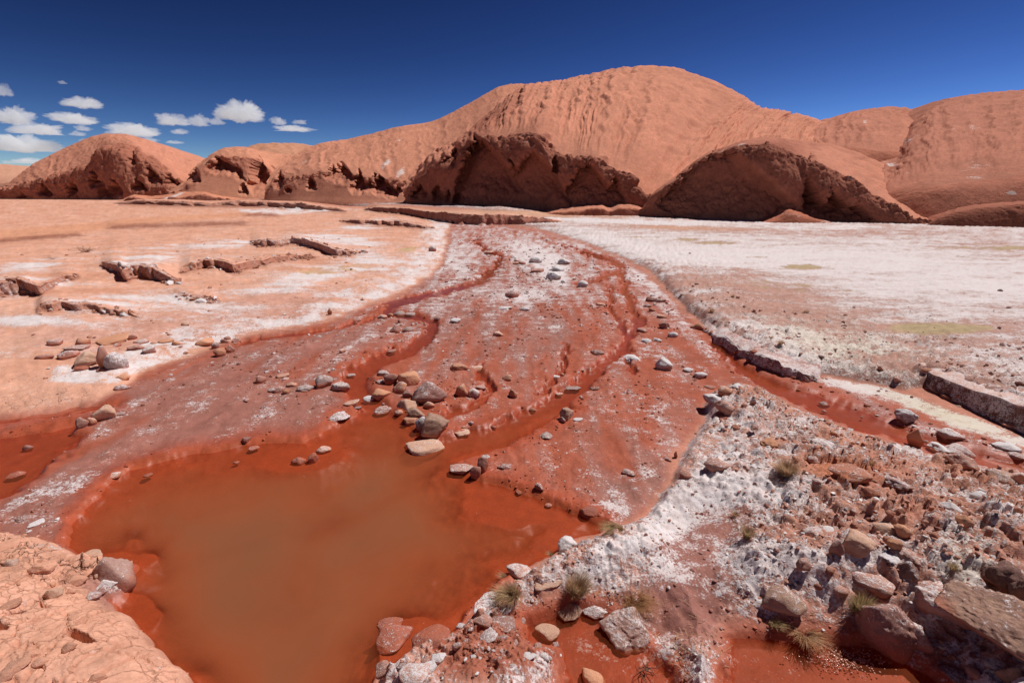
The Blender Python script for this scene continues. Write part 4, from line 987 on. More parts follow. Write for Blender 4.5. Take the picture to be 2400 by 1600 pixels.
rr = random.Random(5)
PLACED = []; TRACED = []
def put_rock(c, x, y, w, h, style, mat, label, name="rock", sub=None, var=None, rot=None, sink=0.0, tilt=0.0, deep=.85, group="rocks of the riverbed"):
    px, py = crop_pt(c, x, y); s = CROPS[c][2]
    P = ground_at(px, py)
    wet0 = float(samp(P[0], P[1])[0]) < -.01
    zc = P[1] * CP - (P[2] - CAM_H) * SP
    mpp = zc / FPX
    W = w / s * mpp; H = h / s * mpp
    dep = math.atan2(CAM_H - P[2], math.hypot(P[0], P[1]))
    Hh = max((H - .55 * deep * W * math.sin(dep)) / math.cos(dep), .26 * W if style != 's' else .14 * W)
    # its foot is at the front edge: move the centre back by half its depth
    L = math.hypot(P[0], P[1]); bx, by = P[0] / L, P[1] / L
    q = (P[0] + bx * W * deep * .42, P[1] + by * W * deep * .42)
    zg = float(samp(q[0], q[1])[0])
    zg = min(max(zg, P[2] - .25 * Hh), P[2] + .3 * Hh)
    if var is None: var = rr.randrange(9)
    wpx = w / s * 1024 / 2400
    if c in (3, 4, 5) and wpx < 20 and 'white' not in label: mat = {'K': 'k', 'T': 'o', 'O': 'o', 'B': 'p', 'P': 'p', 'D': 'p', 'G': 'g', 'W': 'g'}.get(mat, mat)
    if c in (3, 4, 5): W *= .90; sink = sink + .10 * H
    if c in (7, 8) and wpx < 70: sink = sink + .12 * H
    if c == 6 and wpx < 60: sink = sink + .16 * H
    if sub is None: sub = 5 if wpx > 45 else (4 if wpx > 16 else 3)
    me = rock_mesh(style, var, sub, mat)
    o = bpy.data.objects.new(name, me); COL.objects.link(o)
    o.location = (q[0], q[1], zg - sink); o.scale = (W * 1.06, W * deep, Hh / .74)
    az = -math.atan2(P[0], P[1])
    r = rr.choice((0, math.pi)) + rr.uniform(-.35, .35) if rot is None else rot
    o.rotation_euler = (rr.uniform(-.08, .08), tilt, az + r)
    tag(o, label, "rock", group)
    PLACED.append((q[0], q[1], W * .5)); TRACED.append((px, py - h / s * .4, label))
    return o

R4 = [
 (150,985,112,84,'r','G',"grey salt-crusted boulder beside the stream, left of the boulder pile"),
 (238,1008,112,60,'s','G',"low sloping salted stone against the right side of a grey boulder"),
 (628,975,122,92,'r','O',"rounded orange boulder on the very top of the boulder pile"),
 (528,968,92,66,'a','B',"brown boulder at the upper left of the boulder pile"),
 (575,1022,90,72,'a','O',"orange broken boulder just under the topmost one of the pile"),
 (622,1042,70,50,'a','P',"small dark stone wedged between the orange and purple boulders"),
 (745,1082,215,140,'r','P',"large dark purple-brown boulder dusted with salt in the pile"),
 (470,1050,116,62,'r','O',"orange boulder with white salty foot at the left of the pile"),
 (400,1062,74,42,'j','W',"white crusted lump left of the salty orange boulder"),
 (612,1116,140,72,'a','T',"broad tan block in the middle of the boulder pile"),
 (668,1155,116,72,'a','B',"tan-brown block leaning in front of the broad tan block"),
 (738,1106,72,48,'r','O',"small orange stone at the right of the tan blocks"),
 (566,1150,58,36,'r','O',"little orange stone at the left foot of the tan blocks"),
 (480,1130,110,46,'j','P',"low wet purple stone left of the tan blocks"),
 (640,1198,92,44,'s','T',"flat pale slab between the tan block and the salted rock"),
 (704,1212,84,74,'j','G',"jagged white-salted rock behind the grey-brown boulder"),
 (776,1282,168,130,'a','B',"angular grey-brown boulder at the lower end of the pile"),
 (926,1258,92,32,'s','T',"flat white-rimmed slab right of the boulder pile"),
 (720,1362,222,88,'r','T',"pale oval boulder half sunk in the head of the pool"),
 (298,1086,102,38,'s','T',"flat tan stone on wet mud left of the boulder pile"),
 (335,1108,42,20,'s','G',"small salted chip below the flat tan stone"),
 (145,1350,88,46,'p','T',"tan pyramid-shaped stone standing in shallow pool water"),
 (480,920,78,36,'s','G',"flat grey stone in the stream above the boulder pile"),
 (300,920,52,16,'s','G',"thin dark stone lying in the stream behind the grey boulder"),
 (462,966,52,24,'s','G',"small grey stone in the stream at the pile's upper left"),
 (905,888,110,46,'s','T',"long pale flat stone, left of two lying end to end in mud"),
 (1010,892,90,42,'s','O',"long pale flat stone, right of two lying end to end in mud"),
 (925,1040,90,84,'j','O',"crumbling reddish lump right of the purple boulder"),
 (990,1044,80,60,'j','K',"pink crumbling lump with a white edge near the reddish lump"),
 (1032,996,60,26,'s','K',"small flat pinkish stone behind the crumbling lumps"),
 (1180,950,60,42,'a','O',"small orange block at the edge of the wet channel"),
 (1212,1045,58,56,'p','T',"upright tan stone with one shaded face in the channel"),
 (1320,1120,52,32,'r','T',"small round tan stone alone on wet red mud"),
 (1520,1172,92,80,'p','B',"brown upright rock with a white salty tail in the channel"),
 (1578,1176,62,22,'s','W',"white salty tail stone right of the brown upright rock"),
 (1492,1185,42,40,'j','G',"small salted stone at the left foot of the brown upright rock"),
 (1395,1280,104,42,'j','G',"whitish jagged stone on the mud spit above the pool"),
 (1450,935,54,28,'s','G',"small dark grey stone with white rim in the right channel"),
 (1490,915,30,18,'r','T',"tiny tan stone beside the small dark grey one"),
 (1472,1030,48,22,'s','T',"small flat pale stone in the right channel"),
 (1552,1002,94,28,'s','G',"thin salted slab at the far side of the right channel"),
 (1675,1000,60,22,'s','P',"thin purple stone at the edge of the right channel"),
 (1206,478,88,48,'r','K',"pale round boulder standing alone upstream"),
 (1608,416,62,40,'r','W',"white round boulder at the near end of the salted gravel"),
 (1130,698,66,34,'a','T',"tan stone with a dark left side in mid channel"),
 (542,676,80,46,'p','D',"dark pointed boulder near the left streams"),
 (618,670,70,34,'r','G',"grey salted stone right of the dark pointed boulder"),
 (572,622,36,24,'a','D',"small dark stone behind the dark pointed boulder"),
 (570,578,76,36,'r','G',"grey round stone, left of a pair beside the left stream"),
 (630,580,66,26,'s','G',"low grey stone, right of a pair beside the left stream"),
 (475,596,58,28,'r','T',"pale stone at the bend of the left stream"),
 (518,580,34,22,'r','O',"tiny pale orange stone between pale stone and grey pair"),
 (888,620,68,32,'j','W',"white crusted stone in the middle of the red gravel"),
 (790,610,50,28,'j','P',"dark stone left of the white crusted one in the gravel"),
 (1280,552,62,26,'r','W',"white low stone right of centre upstream"),
 (1168,544,84,20,'s','W',"long white crust of stones left of the white low stone"),
 (1710,522,64,16,'s','T',"thin pale slab on smooth red mud upstream"),
 (178,574,28,44,'p','O',"small upright orange stone on the left salt band"),
 (757,216,46,36,'r','G',"grey boulder at the far left edge of the channel"),
 (1075,232,62,22,'s','T',"pale flat stone far up the channel"),
 (1228,290,42,20,'r','T',"small tan stone left of the salted gravel island"),
 (1262,290,46,22,'r','K',"small pink stone at the edge of the salted gravel island"),
 (1440,375,100,50,'j','W',"white cluster stone at the foot of the gravel island"),
 (1340,280,80,40,'j','W',"white lump in the middle of the gravel island"),
 (1500,290,80,40,'r','W',"white rounded stone at the right of the gravel island"),
 (1460,326,90,36,'j','G',"grey lump just above the white cluster stone"),
 (1350,334,80,24,'s','K',"flat pinkish stone on the left of the gravel island"),
 (1042,1466,74,98,'p','P',"upright purple wet rock on the spit above the pool"),
 (1000,1506,72,84,'j','K',"chunky salt-flecked rock in front of the upright purple rock"),
 (925,1478,150,38,'s','K',"long low wedge pointing left into the pool"),
 (1165,1446,92,38,'a','P',"dark angular stone on the spit right of the purple rock"),
 (1060,1388,52,16,'s','G',"small salted chip behind the upright purple rock"),
 (1365,1566,64,46,'a','P',"dark block on the mud at the pool's right shore"),
 (1865,1486,84,36,'j','D',"dark lump on the salted mud above the pool's right corner"),
 (1690,800,80,30,'j','P',"dark low stone at the far right channel's salted shore"),
 (250,790,44,26,'s','O',"small orange stone on the red mud left of the stream"),
 (525,790,60,28,'s','K',"flat pink stone at the left bank of the stream"),
 (230,1185,130,50,'j','P',"jagged purple crust in the wet mud left of the pile"),
 (975,1198,34,24,'r','P',"small purple stone above the white-rimmed slab"),
 (940,1222,66,20,'s','M',"low mud-coated stone touching the white-rimmed slab"),
 (1100,1215,44,24,'r','M',"mud-coated stone standing in the shallow channel"),
]
R3 = [
 (605,736,152,106,'a','T',"big pinkish tan boulder, left one of the left-bank trio"),
 (786,756,136,128,'r','G',"big grey salted round boulder, right one of the left-bank trio"),
 (700,748,72,158,'p','K',"tall pinkish rock at the back of the left-bank trio"),
 (768,588,214,58,'s','O',"long flat orange slab above the left-bank trio"),
 (560,596,92,58,'a','O',"orange block left of the long flat orange slab"),
 (374,600,92,50,'a','K',"pinkish angular stone left of the orange block"),
 (470,684,132,62,'r','K',"dull pink round stone left of the left-bank trio"),
 (520,634,150,40,'s','K',"long flat pink stone behind the dull pink round stone"),
 (295,690,104,36,'s','K',"low pinkish slab at the far left of the boulder trio"),
 (1000,652,94,52,'a','P',"dull purple stone right of the trio on white salt"),
 (550,766,92,34,'s','M',"low reddish stone in front of the left-bank trio"),
 (690,770,80,24,'s','M',"flat red stone between the feet of the trio"),
 (915,628,110,40,'j','K',"broken pink stone behind the grey salted boulder"),
 (880,560,74,42,'r','B',"grey-brown stone at the right end of the orange slab"),
 (950,585,90,30,'s','K',"flat stone right of the orange slab"),
 (830,830,80,40,'s','O',"small orange slab at the edge of the white salt patch"),
 (1375,605,112,54,'r','O',"orange boulder at the right end of the white salt patch"),
 (1474,672,80,62,'a','O',"bright orange block below the round orange boulder"),
 (1542,646,56,60,'j','K',"pink crumbly block right of the bright orange one"),
 (1576,576,62,36,'a','K',"pink angular stone, rightmost by the white salt patch"),
 (1508,580,60,34,'a','P',"purple stone behind the bright orange block"),
 (1442,618,54,46,'j','G',"small salted stone touching the orange boulder"),
 (1240,466,58,30,'r','T',"tan stone on the flat behind the white salt patch"),
 (1110,582,104,30,'s','O',"flat orange stone lying in the white salt"),
 (1184,596,62,32,'r','O',"round orange stone beside the flat one in white salt"),
 (710,1096,138,112,'p','T',"triangular tan rock on the tongue of purple mud"),
 (616,1132,66,64,'r','O',"round orange rock left of the triangular tan rock"),
 (560,1150,76,82,'j','K',"white-streaked jagged rock left of the round orange one"),
 (812,1064,62,26,'j','W',"small salty stone right of the triangular tan rock"),
 (190,1290,62,46,'r','P',"dark round stone standing in the left red puddle"),
 (112,1478,112,44,'r','M',"mud-coloured stone in the near part of the left puddle"),
 (1745,850,76,62,'p','K',"slanting pink stone on the mud left of the stream"),
 (1890,815,92,30,'s','T',"flat tan stone right of the slanting pink stone"),
 (1955,872,76,38,'a','O',"small orange block above the grey salted boulder's left"),
 (1866,912,76,46,'a','K',"pinkish block among small stones left of the stream"),
 (1916,920,56,34,'a','O',"orange chip beside the pinkish block left of the stream"),
 (1820,912,54,34,'j','G',"grey salted chip left of the pinkish block"),
 (2045,906,114,50,'j','G',"low salted stone just left of the grey salted boulder"),
 (1655,1250,64,38,'p','P',"small dark pointed stone on the pool's far shore"),
 (1700,1292,72,24,'s','M',"flat mud-coated stone at the pool's far edge"),
 (2000,1388,94,62,'p','M',"drowned red stone just breaking the pool surface"),
 (2096,1372,80,74,'a','M',"drowned mud-red stone behind the tan pyramid stone"),
 (770,1492,84,44,'a','O',"small orange stone on the pool's upper left shore"),
 (1580,1386,46,16,'r','M',"small mud-coated stone in the pool's far shallows"),
 (820,895,100,44,'j','P',"dark crusted lump at the right end of the salt patch"),
 (990,1472,60,24,'r','M',"small wet stone in the pool's upper left shallows"),
]
R5 = [
 (366,866,98,76,'p','W',"white pointed boulder in the right part of the channel"),
 (566,912,78,42,'a','W',"white flat-topped stone on smooth red mud"),
 (190,816,120,54,'j','W',"white gravelly hump left of the white pointed boulder"),
 (416,684,58,34,'r','W',"white round stone upstream of the white pointed boulder"),
 (366,636,62,46,'a','K',"pinkish block beside the white round stone upstream"),
 (355,578,58,22,'s','O',"thin orange stone on red mud at the far right channel"),
 (290,487,56,28,'r','B',"brown stone, left of a pair at the salted shore"),
 (346,492,70,26,'s','B',"brown flat stone, right of a pair at the salted shore"),
 (276,518,50,22,'r','B',"small brown stone in front of the brown pair"),
 (300,542,40,22,'s','T',"small tan stone below the brown pair"),
 (556,642,88,48,'a','O',"bright orange block at the edge of the salt flat"),
 (246,656,70,28,'j','K',"pink stone with dark foot left of the pinkish block"),
 (500,876,60,28,'j','W',"small white crust right of the white pointed boulder"),
 (270,712,60,26,'j','G',"grey crusted stone at the head of the white hump"),
 (330,708,54,24,'j','W',"white crusted stone right of the grey crusted one"),
 (700,1008,84,58,'r','T',"rounded tan stone at the tip of the rubble bank"),
 (764,982,88,44,'j','W',"white jagged stone at the tip of the rubble bank"),
 (648,1050,150,58,'a','G',"grey ledge stone jutting left from the bank tip"),
 (690,1116,120,86,'a','K',"large pink undercut block below the grey ledge stone"),
 (618,966,64,20,'s','K',"thin pink slab on mud before the bank tip"),
 (700,1140,110,26,'s','M',"flat red slab at the foot of the undercut block"),
 (856,1056,34,42,'p','G',"small upright grey stone on the bank top"),
 (1250,1056,64,28,'p','G',"small grey stone poking from the red stream"),
 (1688,1166,112,86,'j','G',"lumpy grey salted mound stone at the stream's far side"),
 (1740,1286,80,112,'p','T',"upright tan pillar stone at the edge of the stream"),
 (1885,1312,130,58,'j','G',"salted grey ledge right of the tan pillar stone"),
 (1990,1336,150,84,'r','K',"long mauve stone behind the salted grey ledge"),
 (1940,1252,134,60,'r','P',"mauve lump at the stream behind the long mauve stone"),
 (1996,1400,170,84,'j','K',"crumbly salted bank stone below the long mauve stone"),
 (2250,1312,134,46,'r','G',"flat grey stone in the stream near the right edge"),
 (2312,1370,120,50,'r','P',"dark wet stone in the stream at the right edge"),
 (2206,1478,144,74,'r','B',"smooth grey-brown boulder on the bank near the right edge"),
 (2312,1504,110,92,'a','T',"pale tan boulder at the right edge of the bank"),
 (2220,430,26,14,'r','D',"small dark stone alone on the white salt flat"),
 (510,223,14,8,'r','D',"tiny dark stone far out on the salt flat"),
 (390,1366,42,26,'a','P',"dark chip at the left foot of the rubble bank"),
 (430,1348,22,46,'p','O',"thin upright orange stone at the foot of the bank"),
 (490,1466,84,44,'r','K',"pinkish stone in the salty mud below the bank"),
 (660,1422,166,84,'r','K',"low round salt-flecked boulder on the bank's left slope"),
 (1380,1474,232,72,'s','R',"very large flat orange block lying on the bank"),
 (1105,1372,76,32,'r','T',"small smooth tan stone behind the grass on the bank"),
 (1260,1200,90,36,'r','O',"orange stone at the bank's stream side"),
 (1300,1240,50,36,'a','O',"small orange block below the stream-side orange stone"),
 (1812,878,60,28,'r','O',"orange stone among clods on the right flat"),
 (1560,868,34,30,'a','O',"small orange stone near the shelf edge of the flat"),
 (2330,948,50,28,'r','B',"brown stone above the trench at the right"),
]
R6 = [
 (612,628,146,66,'r','T',"smooth tan round stone above the big salted block"),
 (812,852,250,236,'a','S',"big blocky rock crusted with salt jutting into the pool"),
 (745,842,136,92,'j','W',"salted jagged rock in front of the big blocky rock"),
 (306,712,156,84,'p','C',"tan peaked clod in the middle of the rubble"),
 (372,884,112,108,'a','T',"flat-faced tan block at the top of the cracked mound"),
 (66,548,150,70,'a','C',"large orange clod at the left edge, top of the rubble"),
 (76,672,92,64,'a','B',"brown shaded block under the large orange clod"),
 (602,752,92,54,'a','C',"orange clod left of the salted jagged rock"),
 (500,856,54,46,'r','C',"small round orange clod above the cracked mound"),
 (545,800,104,66,'a','C',"squat orange clod in the rubble by the pool"),
 (520,658,66,46,'a','C',"orange clod left of the smooth tan round stone"),
 (696,742,66,44,'r','T',"little tan clod touching the big blocky rock"),
 (640,900,110,60,'j','P',"dark damp lump at the foot of the mound"),
 (700,870,70,50,'j','P',"dark damp lump under the salted jagged rock"),
 (200,434,34,20,'r','W',"small white stone on wet mud above the rubble"),
 (252,386,96,36,'s','W',"white-topped slab on the wet mud by the left edge"),
 (170,352,90,40,'j','P',"dark wet lump beside the white-topped slab"),
 (215,1300,136,74,'a','C',"orange clod beside a dark hole on the mound"),
 (110,1396,186,92,'a','C',"largest slab-like clod at the mound's left"),
 (490,1252,84,66,'a','C',"round-edged clod over a dark crack of the mound"),
 (44,1452,96,70,'a','C',"tan clod in the bottom left corner"),
 (664,1466,120,70,'a','C',"broken clod at the bottom edge of the mound"),
 (290,1360,92,60,'r','C',"small tan clod right of the dark hole"),
 (80,970,120,60,'s','C',"flaked slab at the left edge of the mound"),
]
R7 = [
 (1728,1364,326,240,'a','S',"big pink-white salted block in the puddle, bottom centre right"),
 (1385,1190,182,76,'p','T',"tan triangular slab behind the big salted block"),
 (1265,1298,150,62,'r','T',"tan stone with a white rim in the red mud"),
 (1256,994,204,74,'s','T',"flat tan slab between the grass tufts"),
 (922,1164,256,96,'s','P',"tilted purple slab with white salt at the pool edge"),
 (1540,1172,170,84,'a','P',"dark red-purple block behind the big salted block"),
 (862,1246,124,82,'a','K',"pinkish block below the tilted purple slab"),
 (990,1252,154,50,'s','P',"low purple slab right of the pinkish block"),
 (1155,1428,78,22,'s','W',"thin white flake on the red mud near the bottom"),
 (272,1532,112,82,'a','K',"pink block at the lower shore of the pool"),
 (376,1494,66,54,'a','P',"small purple block right of the pink block"),
 (606,1450,104,62,'j','W',"white-crusted tan stone at the pool's lower shore"),
 (712,1372,60,50,'p','K',"upright pink chip above the white-crusted tan stone"),
 (450,1576,190,92,'r','K',"pale speckled boulder at the bottom edge of the picture"),
 (530,1512,110,54,'s','W',"white-rimmed slab above the pale speckled boulder"),
 (1384,766,116,90,'j','W',"white salt-crusted chunk overhanging the pool"),
 (1360,806,70,44,'j','D',"dark shaded lump under the salt-crusted chunk"),
 (1540,1580,152,96,'r','O',"orange cracked boulder at the bottom edge"),
 (1515,552,104,52,'r','M',"wet mauve stone in the pool's right corner"),
 (1270,488,44,22,'r','M',"small wet stone on the pool's right shallows"),
 (1100,412,60,24,'s','M',"flat mud-red stone on the pool's right shallows"),
 (300,1262,150,70,'a','M',"drowned red stone, farthest of the lower pool group"),
 (340,1352,236,104,'r','M',"broad drowned red stone in the lower pool"),
 (560,1376,240,84,'r','M',"long drowned red stone near the pool's lower shore"),
 (900,1330,120,60,'j','P',"purple crumbly lump in the mud below the tilted slab"),
 (1090,930,160,60,'r','K',"salt-dusted stone under the first grass tuft"),
]
R8 = [
 (745,1230,192,136,'r','B',"grey-brown boulder with a black shadow at its left"),
 (1240,1424,252,250,'r','P',"big mauve boulder standing at the near puddle"),
 (1560,1262,320,200,'r','K',"wide pinkish boulder behind the big mauve boulder"),
 (1130,908,156,114,'a','T',"bright yellow-tan boulder in the middle of the rubble"),
 (1026,902,64,82,'r','P',"dark rounded stone touching the yellow-tan boulder"),
 (900,802,92,62,'r','K',"pink clod up left of the yellow-tan boulder"),
 (972,770,72,36,'r','G',"small grey-green stone above the pink clod"),
 (1282,784,110,74,'r','T',"pale tan stone up right of the yellow-tan boulder"),
 (1368,806,84,70,'j','O',"rust-coloured clod right of the pale tan stone"),
 (1620,692,96,66,'p','G',"grey pointed stone in the rubble near the right"),
 (1700,730,74,60,'p','O',"slanting orange stone right of the grey pointed one"),
 (1786,612,84,52,'r','G',"grey stone on the small white salt pan"),
 (1396,1010,116,104,'j','D',"rough dark grey rock with salt specks in the rubble"),
 (1328,872,72,60,'j','O',"red-brown clod left of the rough dark grey rock"),
 (1410,918,110,60,'j','K',"reddish clod behind the rough dark grey rock"),
 (1290,940,130,60,'j','G',"salted lump left of the rough dark grey rock"),
 (1185,1086,210,90,'r','K',"low mauve boulder in the rubble behind green grass"),
 (1900,1110,210,170,'j','D',"dark lumpy boulder high at the right edge"),
 (1990,1200,130,190,'j','D',"black shaded boulder at the right edge"),
 (1724,1152,116,62,'j','D',"dark angular stone left of the lumpy dark boulder"),
 (1785,1232,170,66,'a','P',"flat dark purple stone above the huge brown boulder"),
 (1430,1400,136,132,'j','P',"salted dark block left of the huge boulder's shadow"),
 (1648,1580,156,76,'j','P',"dark salted stone at the bottom edge, right"),
 (1760,1552,96,64,'j','K',"small salted stone leaning on the huge boulder's foot"),
 (1860,1500,110,60,'j','G',"white-flecked stone below the huge boulder"),
 (1940,1560,120,110,'a','B',"brown boulder in the bottom right corner"),
 (1080,590,70,40,'j','K',"pink clod by the bank's upper salt streak"),
 (1570,655,90,44,'j','P',"dark reddish clod by the grey pointed stone"),
 (1350,560,120,60,'j','P',"dark hollowed clod high on the rubble bank"),
 (690,330,110,46,'j','O',"rust clod on the bank left of the orange block"),
 (960,330,120,50,'j','P',"dark clod ridge above the orange block"),
]
for c, L in ((4, R4), (3, R3), (5, R5), (6, R6), (7, R7), (8, R8)):
    for (x, y, w, h, st, mt, lab) in L:
        sink = 0.0
        put_rock(c, x, y, w, h, st, mt, lab, sink=sink, group=None, tilt=(-.22 if 'tilted' in lab else 0))
# the huge brown boulder that overhangs its own shadow
put_rock(8, 1790, 1500, 500, 290, 'a', 'B', "huge brown boulder with a white top edge, lower right corner", sub=6, var=3, rot=.25, sink=-.10, tilt=.18, deep=.8, group=None)

# ---- the many smaller stones and clods: one object each, sharing a few meshes
MAT_WORD = {'W': 'white', 'g': 'grey', 'G': 'grey', 'k': 'pinkish', 'K': 'pink', 'o': 'dull orange', 'O': 'orange', 'p': 'purple-brown', 'P': 'purple', 'M': 'mud-red', 'R': 'red', 'C': 'orange', 'T': 'tan'}
USED = set()
def near_label(px, py, w, w0, w1, mat, nm, fallback):
    """name a small stone by its size, colour and the boulder it lies next to"""
    size = 'small' if w > w0 * (w1 / w0) ** .45 else 'tiny'
    for tx, ty, lab in sorted(TRACED, key=lambda q: (q[0] - px) ** 2 + (q[1] - py) ** 2)[:3]:
        dx, dy = px - tx, py - ty
        if dx * dx + dy * dy > 170 ** 2: break
        rel = ('right of' if dx > 0 else 'left of') if abs(dx) > abs(dy) else ('in front of' if dy > 0 else 'behind')
        head = f"{size} {MAT_WORD[mat]} {nm} {rel} the "
        words = lab.split()
        room = 16 - len(head.split())
        if len(words) > room: continue
        out = head + lab
        if out not in USED:
            USED.add(out); return out
    return fallback

STONE_SETS = [
    # centre (photo S), spread, count, width range (m), materials, styles, name, label, group
    ((1268,612),(70,46),30,(.08,.26),'WWgW','rj',"stone","white salt-crusted stone on the gravel island far up the red channel","stones on the gravel island"),
    ((1120,860),(260,110),10,(.04,.10),'kgkM','aj',"stone","small stone on the red gravel fan between the streams","stones on the gravel fan"),
    ((1450,880),(150,110),8,(.04,.10),'gkkM','aj',"stone","small stone on the right half of the red gravel fan","stones on the right gravel"),
    ((620,900),(170,60),8,(.04,.10),'kkpM','aj',"stone","small stone on purple mud left of the winding stream","stones left of the stream"),
    ((300,800),(220,35),16,(.05,.15),'koko','aj',"stone","pinkish stone scattered about the left-bank boulders","stones by the left-bank boulders"),
    ((2120,900),(260,60),24,(.04,.10),'kKpK','j',"clod","dark salt-dusted clod on the right flat above the trench","clods on the right flat"),
    ((1950,1010),(230,60),26,(.04,.11),'KRRK','j',"clod","pink clod on the upper slope of the rubble bank","clods on the upper bank"),
    ((2130,1240),(230,120),46,(.035,.11),'RKRk','j',"clod","reddish clod in the rubble on the right-hand bank","clods on the right-hand bank"),
    ((1180,1500),(160,60),26,(.025,.07),'PKPW','aj',"clod","small purple clod in the mud at the pool's lower shore","clods by the lower shore"),
    ((120,1330),(150,50),26,(.03,.08),'CCCO','aj',"clod","orange clod in the rubble between the pool and the mound","clods by the mound"),
]
rr2 = random.Random(11)
for (cx, cy), (sx, sy), n, (w0, w1), mats, styles, nm, lab, grp in STONE_SETS:
    k = 0; tries = 0
    while k < n and tries < n * 8:
        tries += 1
        px = rr2.gauss(cx, sx * .6); py = rr2.gauss(cy, sy * .6)
        if not (5 < px < 2395 and 560 < py < 1590): continue
        P = ground_at(px, py)
        if float(samp(P[0], P[1])[0]) < .0 and rr2.random() < .8: continue
        w = w0 * (w1 / w0) ** (rr2.random() ** 1.6)
        if any((P[0] - a) ** 2 + (P[1] - b) ** 2 < (c * .9 + w * .5) ** 2 for a, b, c in PLACED): continue
        mt = rr2.choice(mats); me = rock_mesh(rr2.choice(styles), rr2.randrange(9), 3, mt)
        o = bpy.data.objects.new(nm, me); COL.objects.link(o)
        o.location = (P[0], P[1], max(P[2], float(samp(P[0], P[1])[0])) - .16 * w)
        o.scale = (w, w * rr2.uniform(.65, 1), w * rr2.uniform(.4, .8)); o.rotation_euler = (rr2.uniform(-.3, .3), rr2.uniform(-.3, .3), rr2.uniform(0, 6.28))
        tag(o, near_label(px, py, w, w0, w1, mt, nm, lab), nm, grp); PLACED.append((P[0], P[1], w * .5)); k += 1

# ------------------------------------------------------------------ gravel: uncountable chips, real geometry in one mesh each
def mat_gravel():
    t = NT("gravel_chips")
    c = t.attr("tone").outputs["Color"]; g = t.n("ShaderNodeNewGeometry")
    n = t.noise(g.outputs["Position"], 60, 3, 0.7)
    sc = t.n("ShaderNodeVectorMath", operation='SCALE'); t.l(c, sc.inputs[0]); t.l(t.rng(n, .3, .7, .8, 1.15, False), sc.inputs["Scale"])
    return t.done(t.bsdf(sc.outputs[0], .9, None, .15))
M_GRAVEL = mat_gravel()

def gravel(name, n, seed, density, size, weights, sub=1, mixm=.5):
    rs = np.random.RandomState(seed)
    m = n * (40 if name == 'rubble' else 6)
    r = np.exp(rs.uniform(math.log(1.7), math.log(30), m)); a = rs.uniform(-1.0, 1.0, m)
    x = np.sin(a) * r; y = np.cos(a) * r
    keep = rs.uniform(size=m) < density(x, y)
    x, y, r = x[keep][:n], y[keep][:n], r[keep][:n]
    n = len(x)
    z = samp(x, y)
    lo, hi = size
    w = lo * np.exp(rs.uniform(0, 1, n) ** 2.2 * math.log(hi / lo)) * np.clip(r / 4.5, .55, 3.2)
    v, f = ICO[sub]; nv = len(v)
    V = v[None] * (1 + .32 * rs.normal(size=(n, nv, 1)).clip(-1.5, 1.5))
    V = V * (w[:, None, None] * np.stack([np.ones(n), rs.uniform(.6, 1, n), rs.uniform(.35, .8, n)], 1)[:, None] * .5)
    t = rs.uniform(0, 6.283, n); ct, st = np.cos(t)[:, None], np.sin(t)[:, None]
    X = V[..., 0] * ct - V[..., 1] * st + x[:, None]; Y = V[..., 0] * st + V[..., 1] * ct + y[:, None]
    Z = V[..., 2] + (z + w * .10)[:, None]
    F = (f[None] + (np.arange(n) * nv)[:, None, None]).reshape(-1, 3)
    pal = np.array([c for c, _ in weights]); pw = np.array([q for _, q in weights]); pw = pw / pw.sum()
    ci = rs.choice(len(pal), n, p=pw)
    base = samp(x, y, 'T'); mix = rs.uniform(.0, mixm, n)[:, None]
    S = np.clip(samp(x, y, 'S'), 0, 1)
    col = pal[ci] * mix + base * (1 - mix) * rs.uniform(.75, 1.15, n)[:, None]
    white = rs.uniform(size=n) < S * .55
    col = np.where(white[:, None], np.array([.74, .66, .64]) * rs.uniform(.8, 1.05, n)[:, None], col)
    col = np.repeat(col[:, None], nv, 1).reshape(-1, 3)
    at = np.concatenate([np.clip(col, .02, .85), np.ones((len(col), 1))], 1)
    return mesh_obj(name, np.stack([X, Y, Z], 2).reshape(-1, 3), F, M_GRAVEL, smooth=False, props={"kind": "stuff"}, attrs={"tone": at})

def region(x, y):
    z, f, _, _ = low_height(x, y)
    return z, f
def dens_channel(x, y):
    z, f = region(x, y); zz = samp(x, y)
    cl = fbm(x * 1.6, y * .8, o=4)
    d = sstep(0, 20, f['chan']) * (zz > .006) * sstep(-.25, .35, cl) * (1 - sstep(0, 20, f['bank']) * .5)
    d = d * (1 - .85 * np.clip(gsum(f['u'], f['v'], [(250,1080,260,80,-.35,1.0),(500,960,200,45,0,.8),(1450,1010,110,60,0,.7)]), 0, 1))
    return d
def dens_bank(x, y):
    z, f = region(x, y); zz = samp(x, y)
    cl = fbm(x * 3, y * 3, o=3)
    return (zz > .004) * sstep(5, 30, f['bank']) * (1 - .75 * f['hollow']) * sstep(-.5, .5, cl + samp(x, y, 'R') * .6)
def dens_flat(x, y):
    z, f = region(x, y)
    cl = fbm(x * 1.2, y * 1.2, o=4)
    a = (1 - sstep(8, 16, np.hypot(x, y))) * sstep(0, 8, f['flat']) * (1 - .8 * sstep(40, 230, f['flat'])) * sstep(-.3, .4, cl)
    b = .30 * sstep(0, 30, f['left']) * (1 - sstep(60, 260, f['left'])) * sstep(-.1, .5, cl)
    return np.maximum(a, b)
def dens_face(x, y):
    return np.clip(samp(x, y, 'FC') * 1.1 - .25, 0, 1) * (samp(x, y) > .02)
def dens_mound(x, y):
    z, f = region(x, y)
    return sstep(3, 12, f['mound']) * (samp(x, y, 'R') * .9 + .04)
EARTH = [((.50, .20, .12), 4), ((.33, .13, .09), 4), ((.27, .12, .10), 3), ((.58, .34, .24), 2), ((.62, .50, .46), 2)]
gravel("gravel", 8500, 1, dens_channel, (.006, .036), EARTH, mixm=.30)
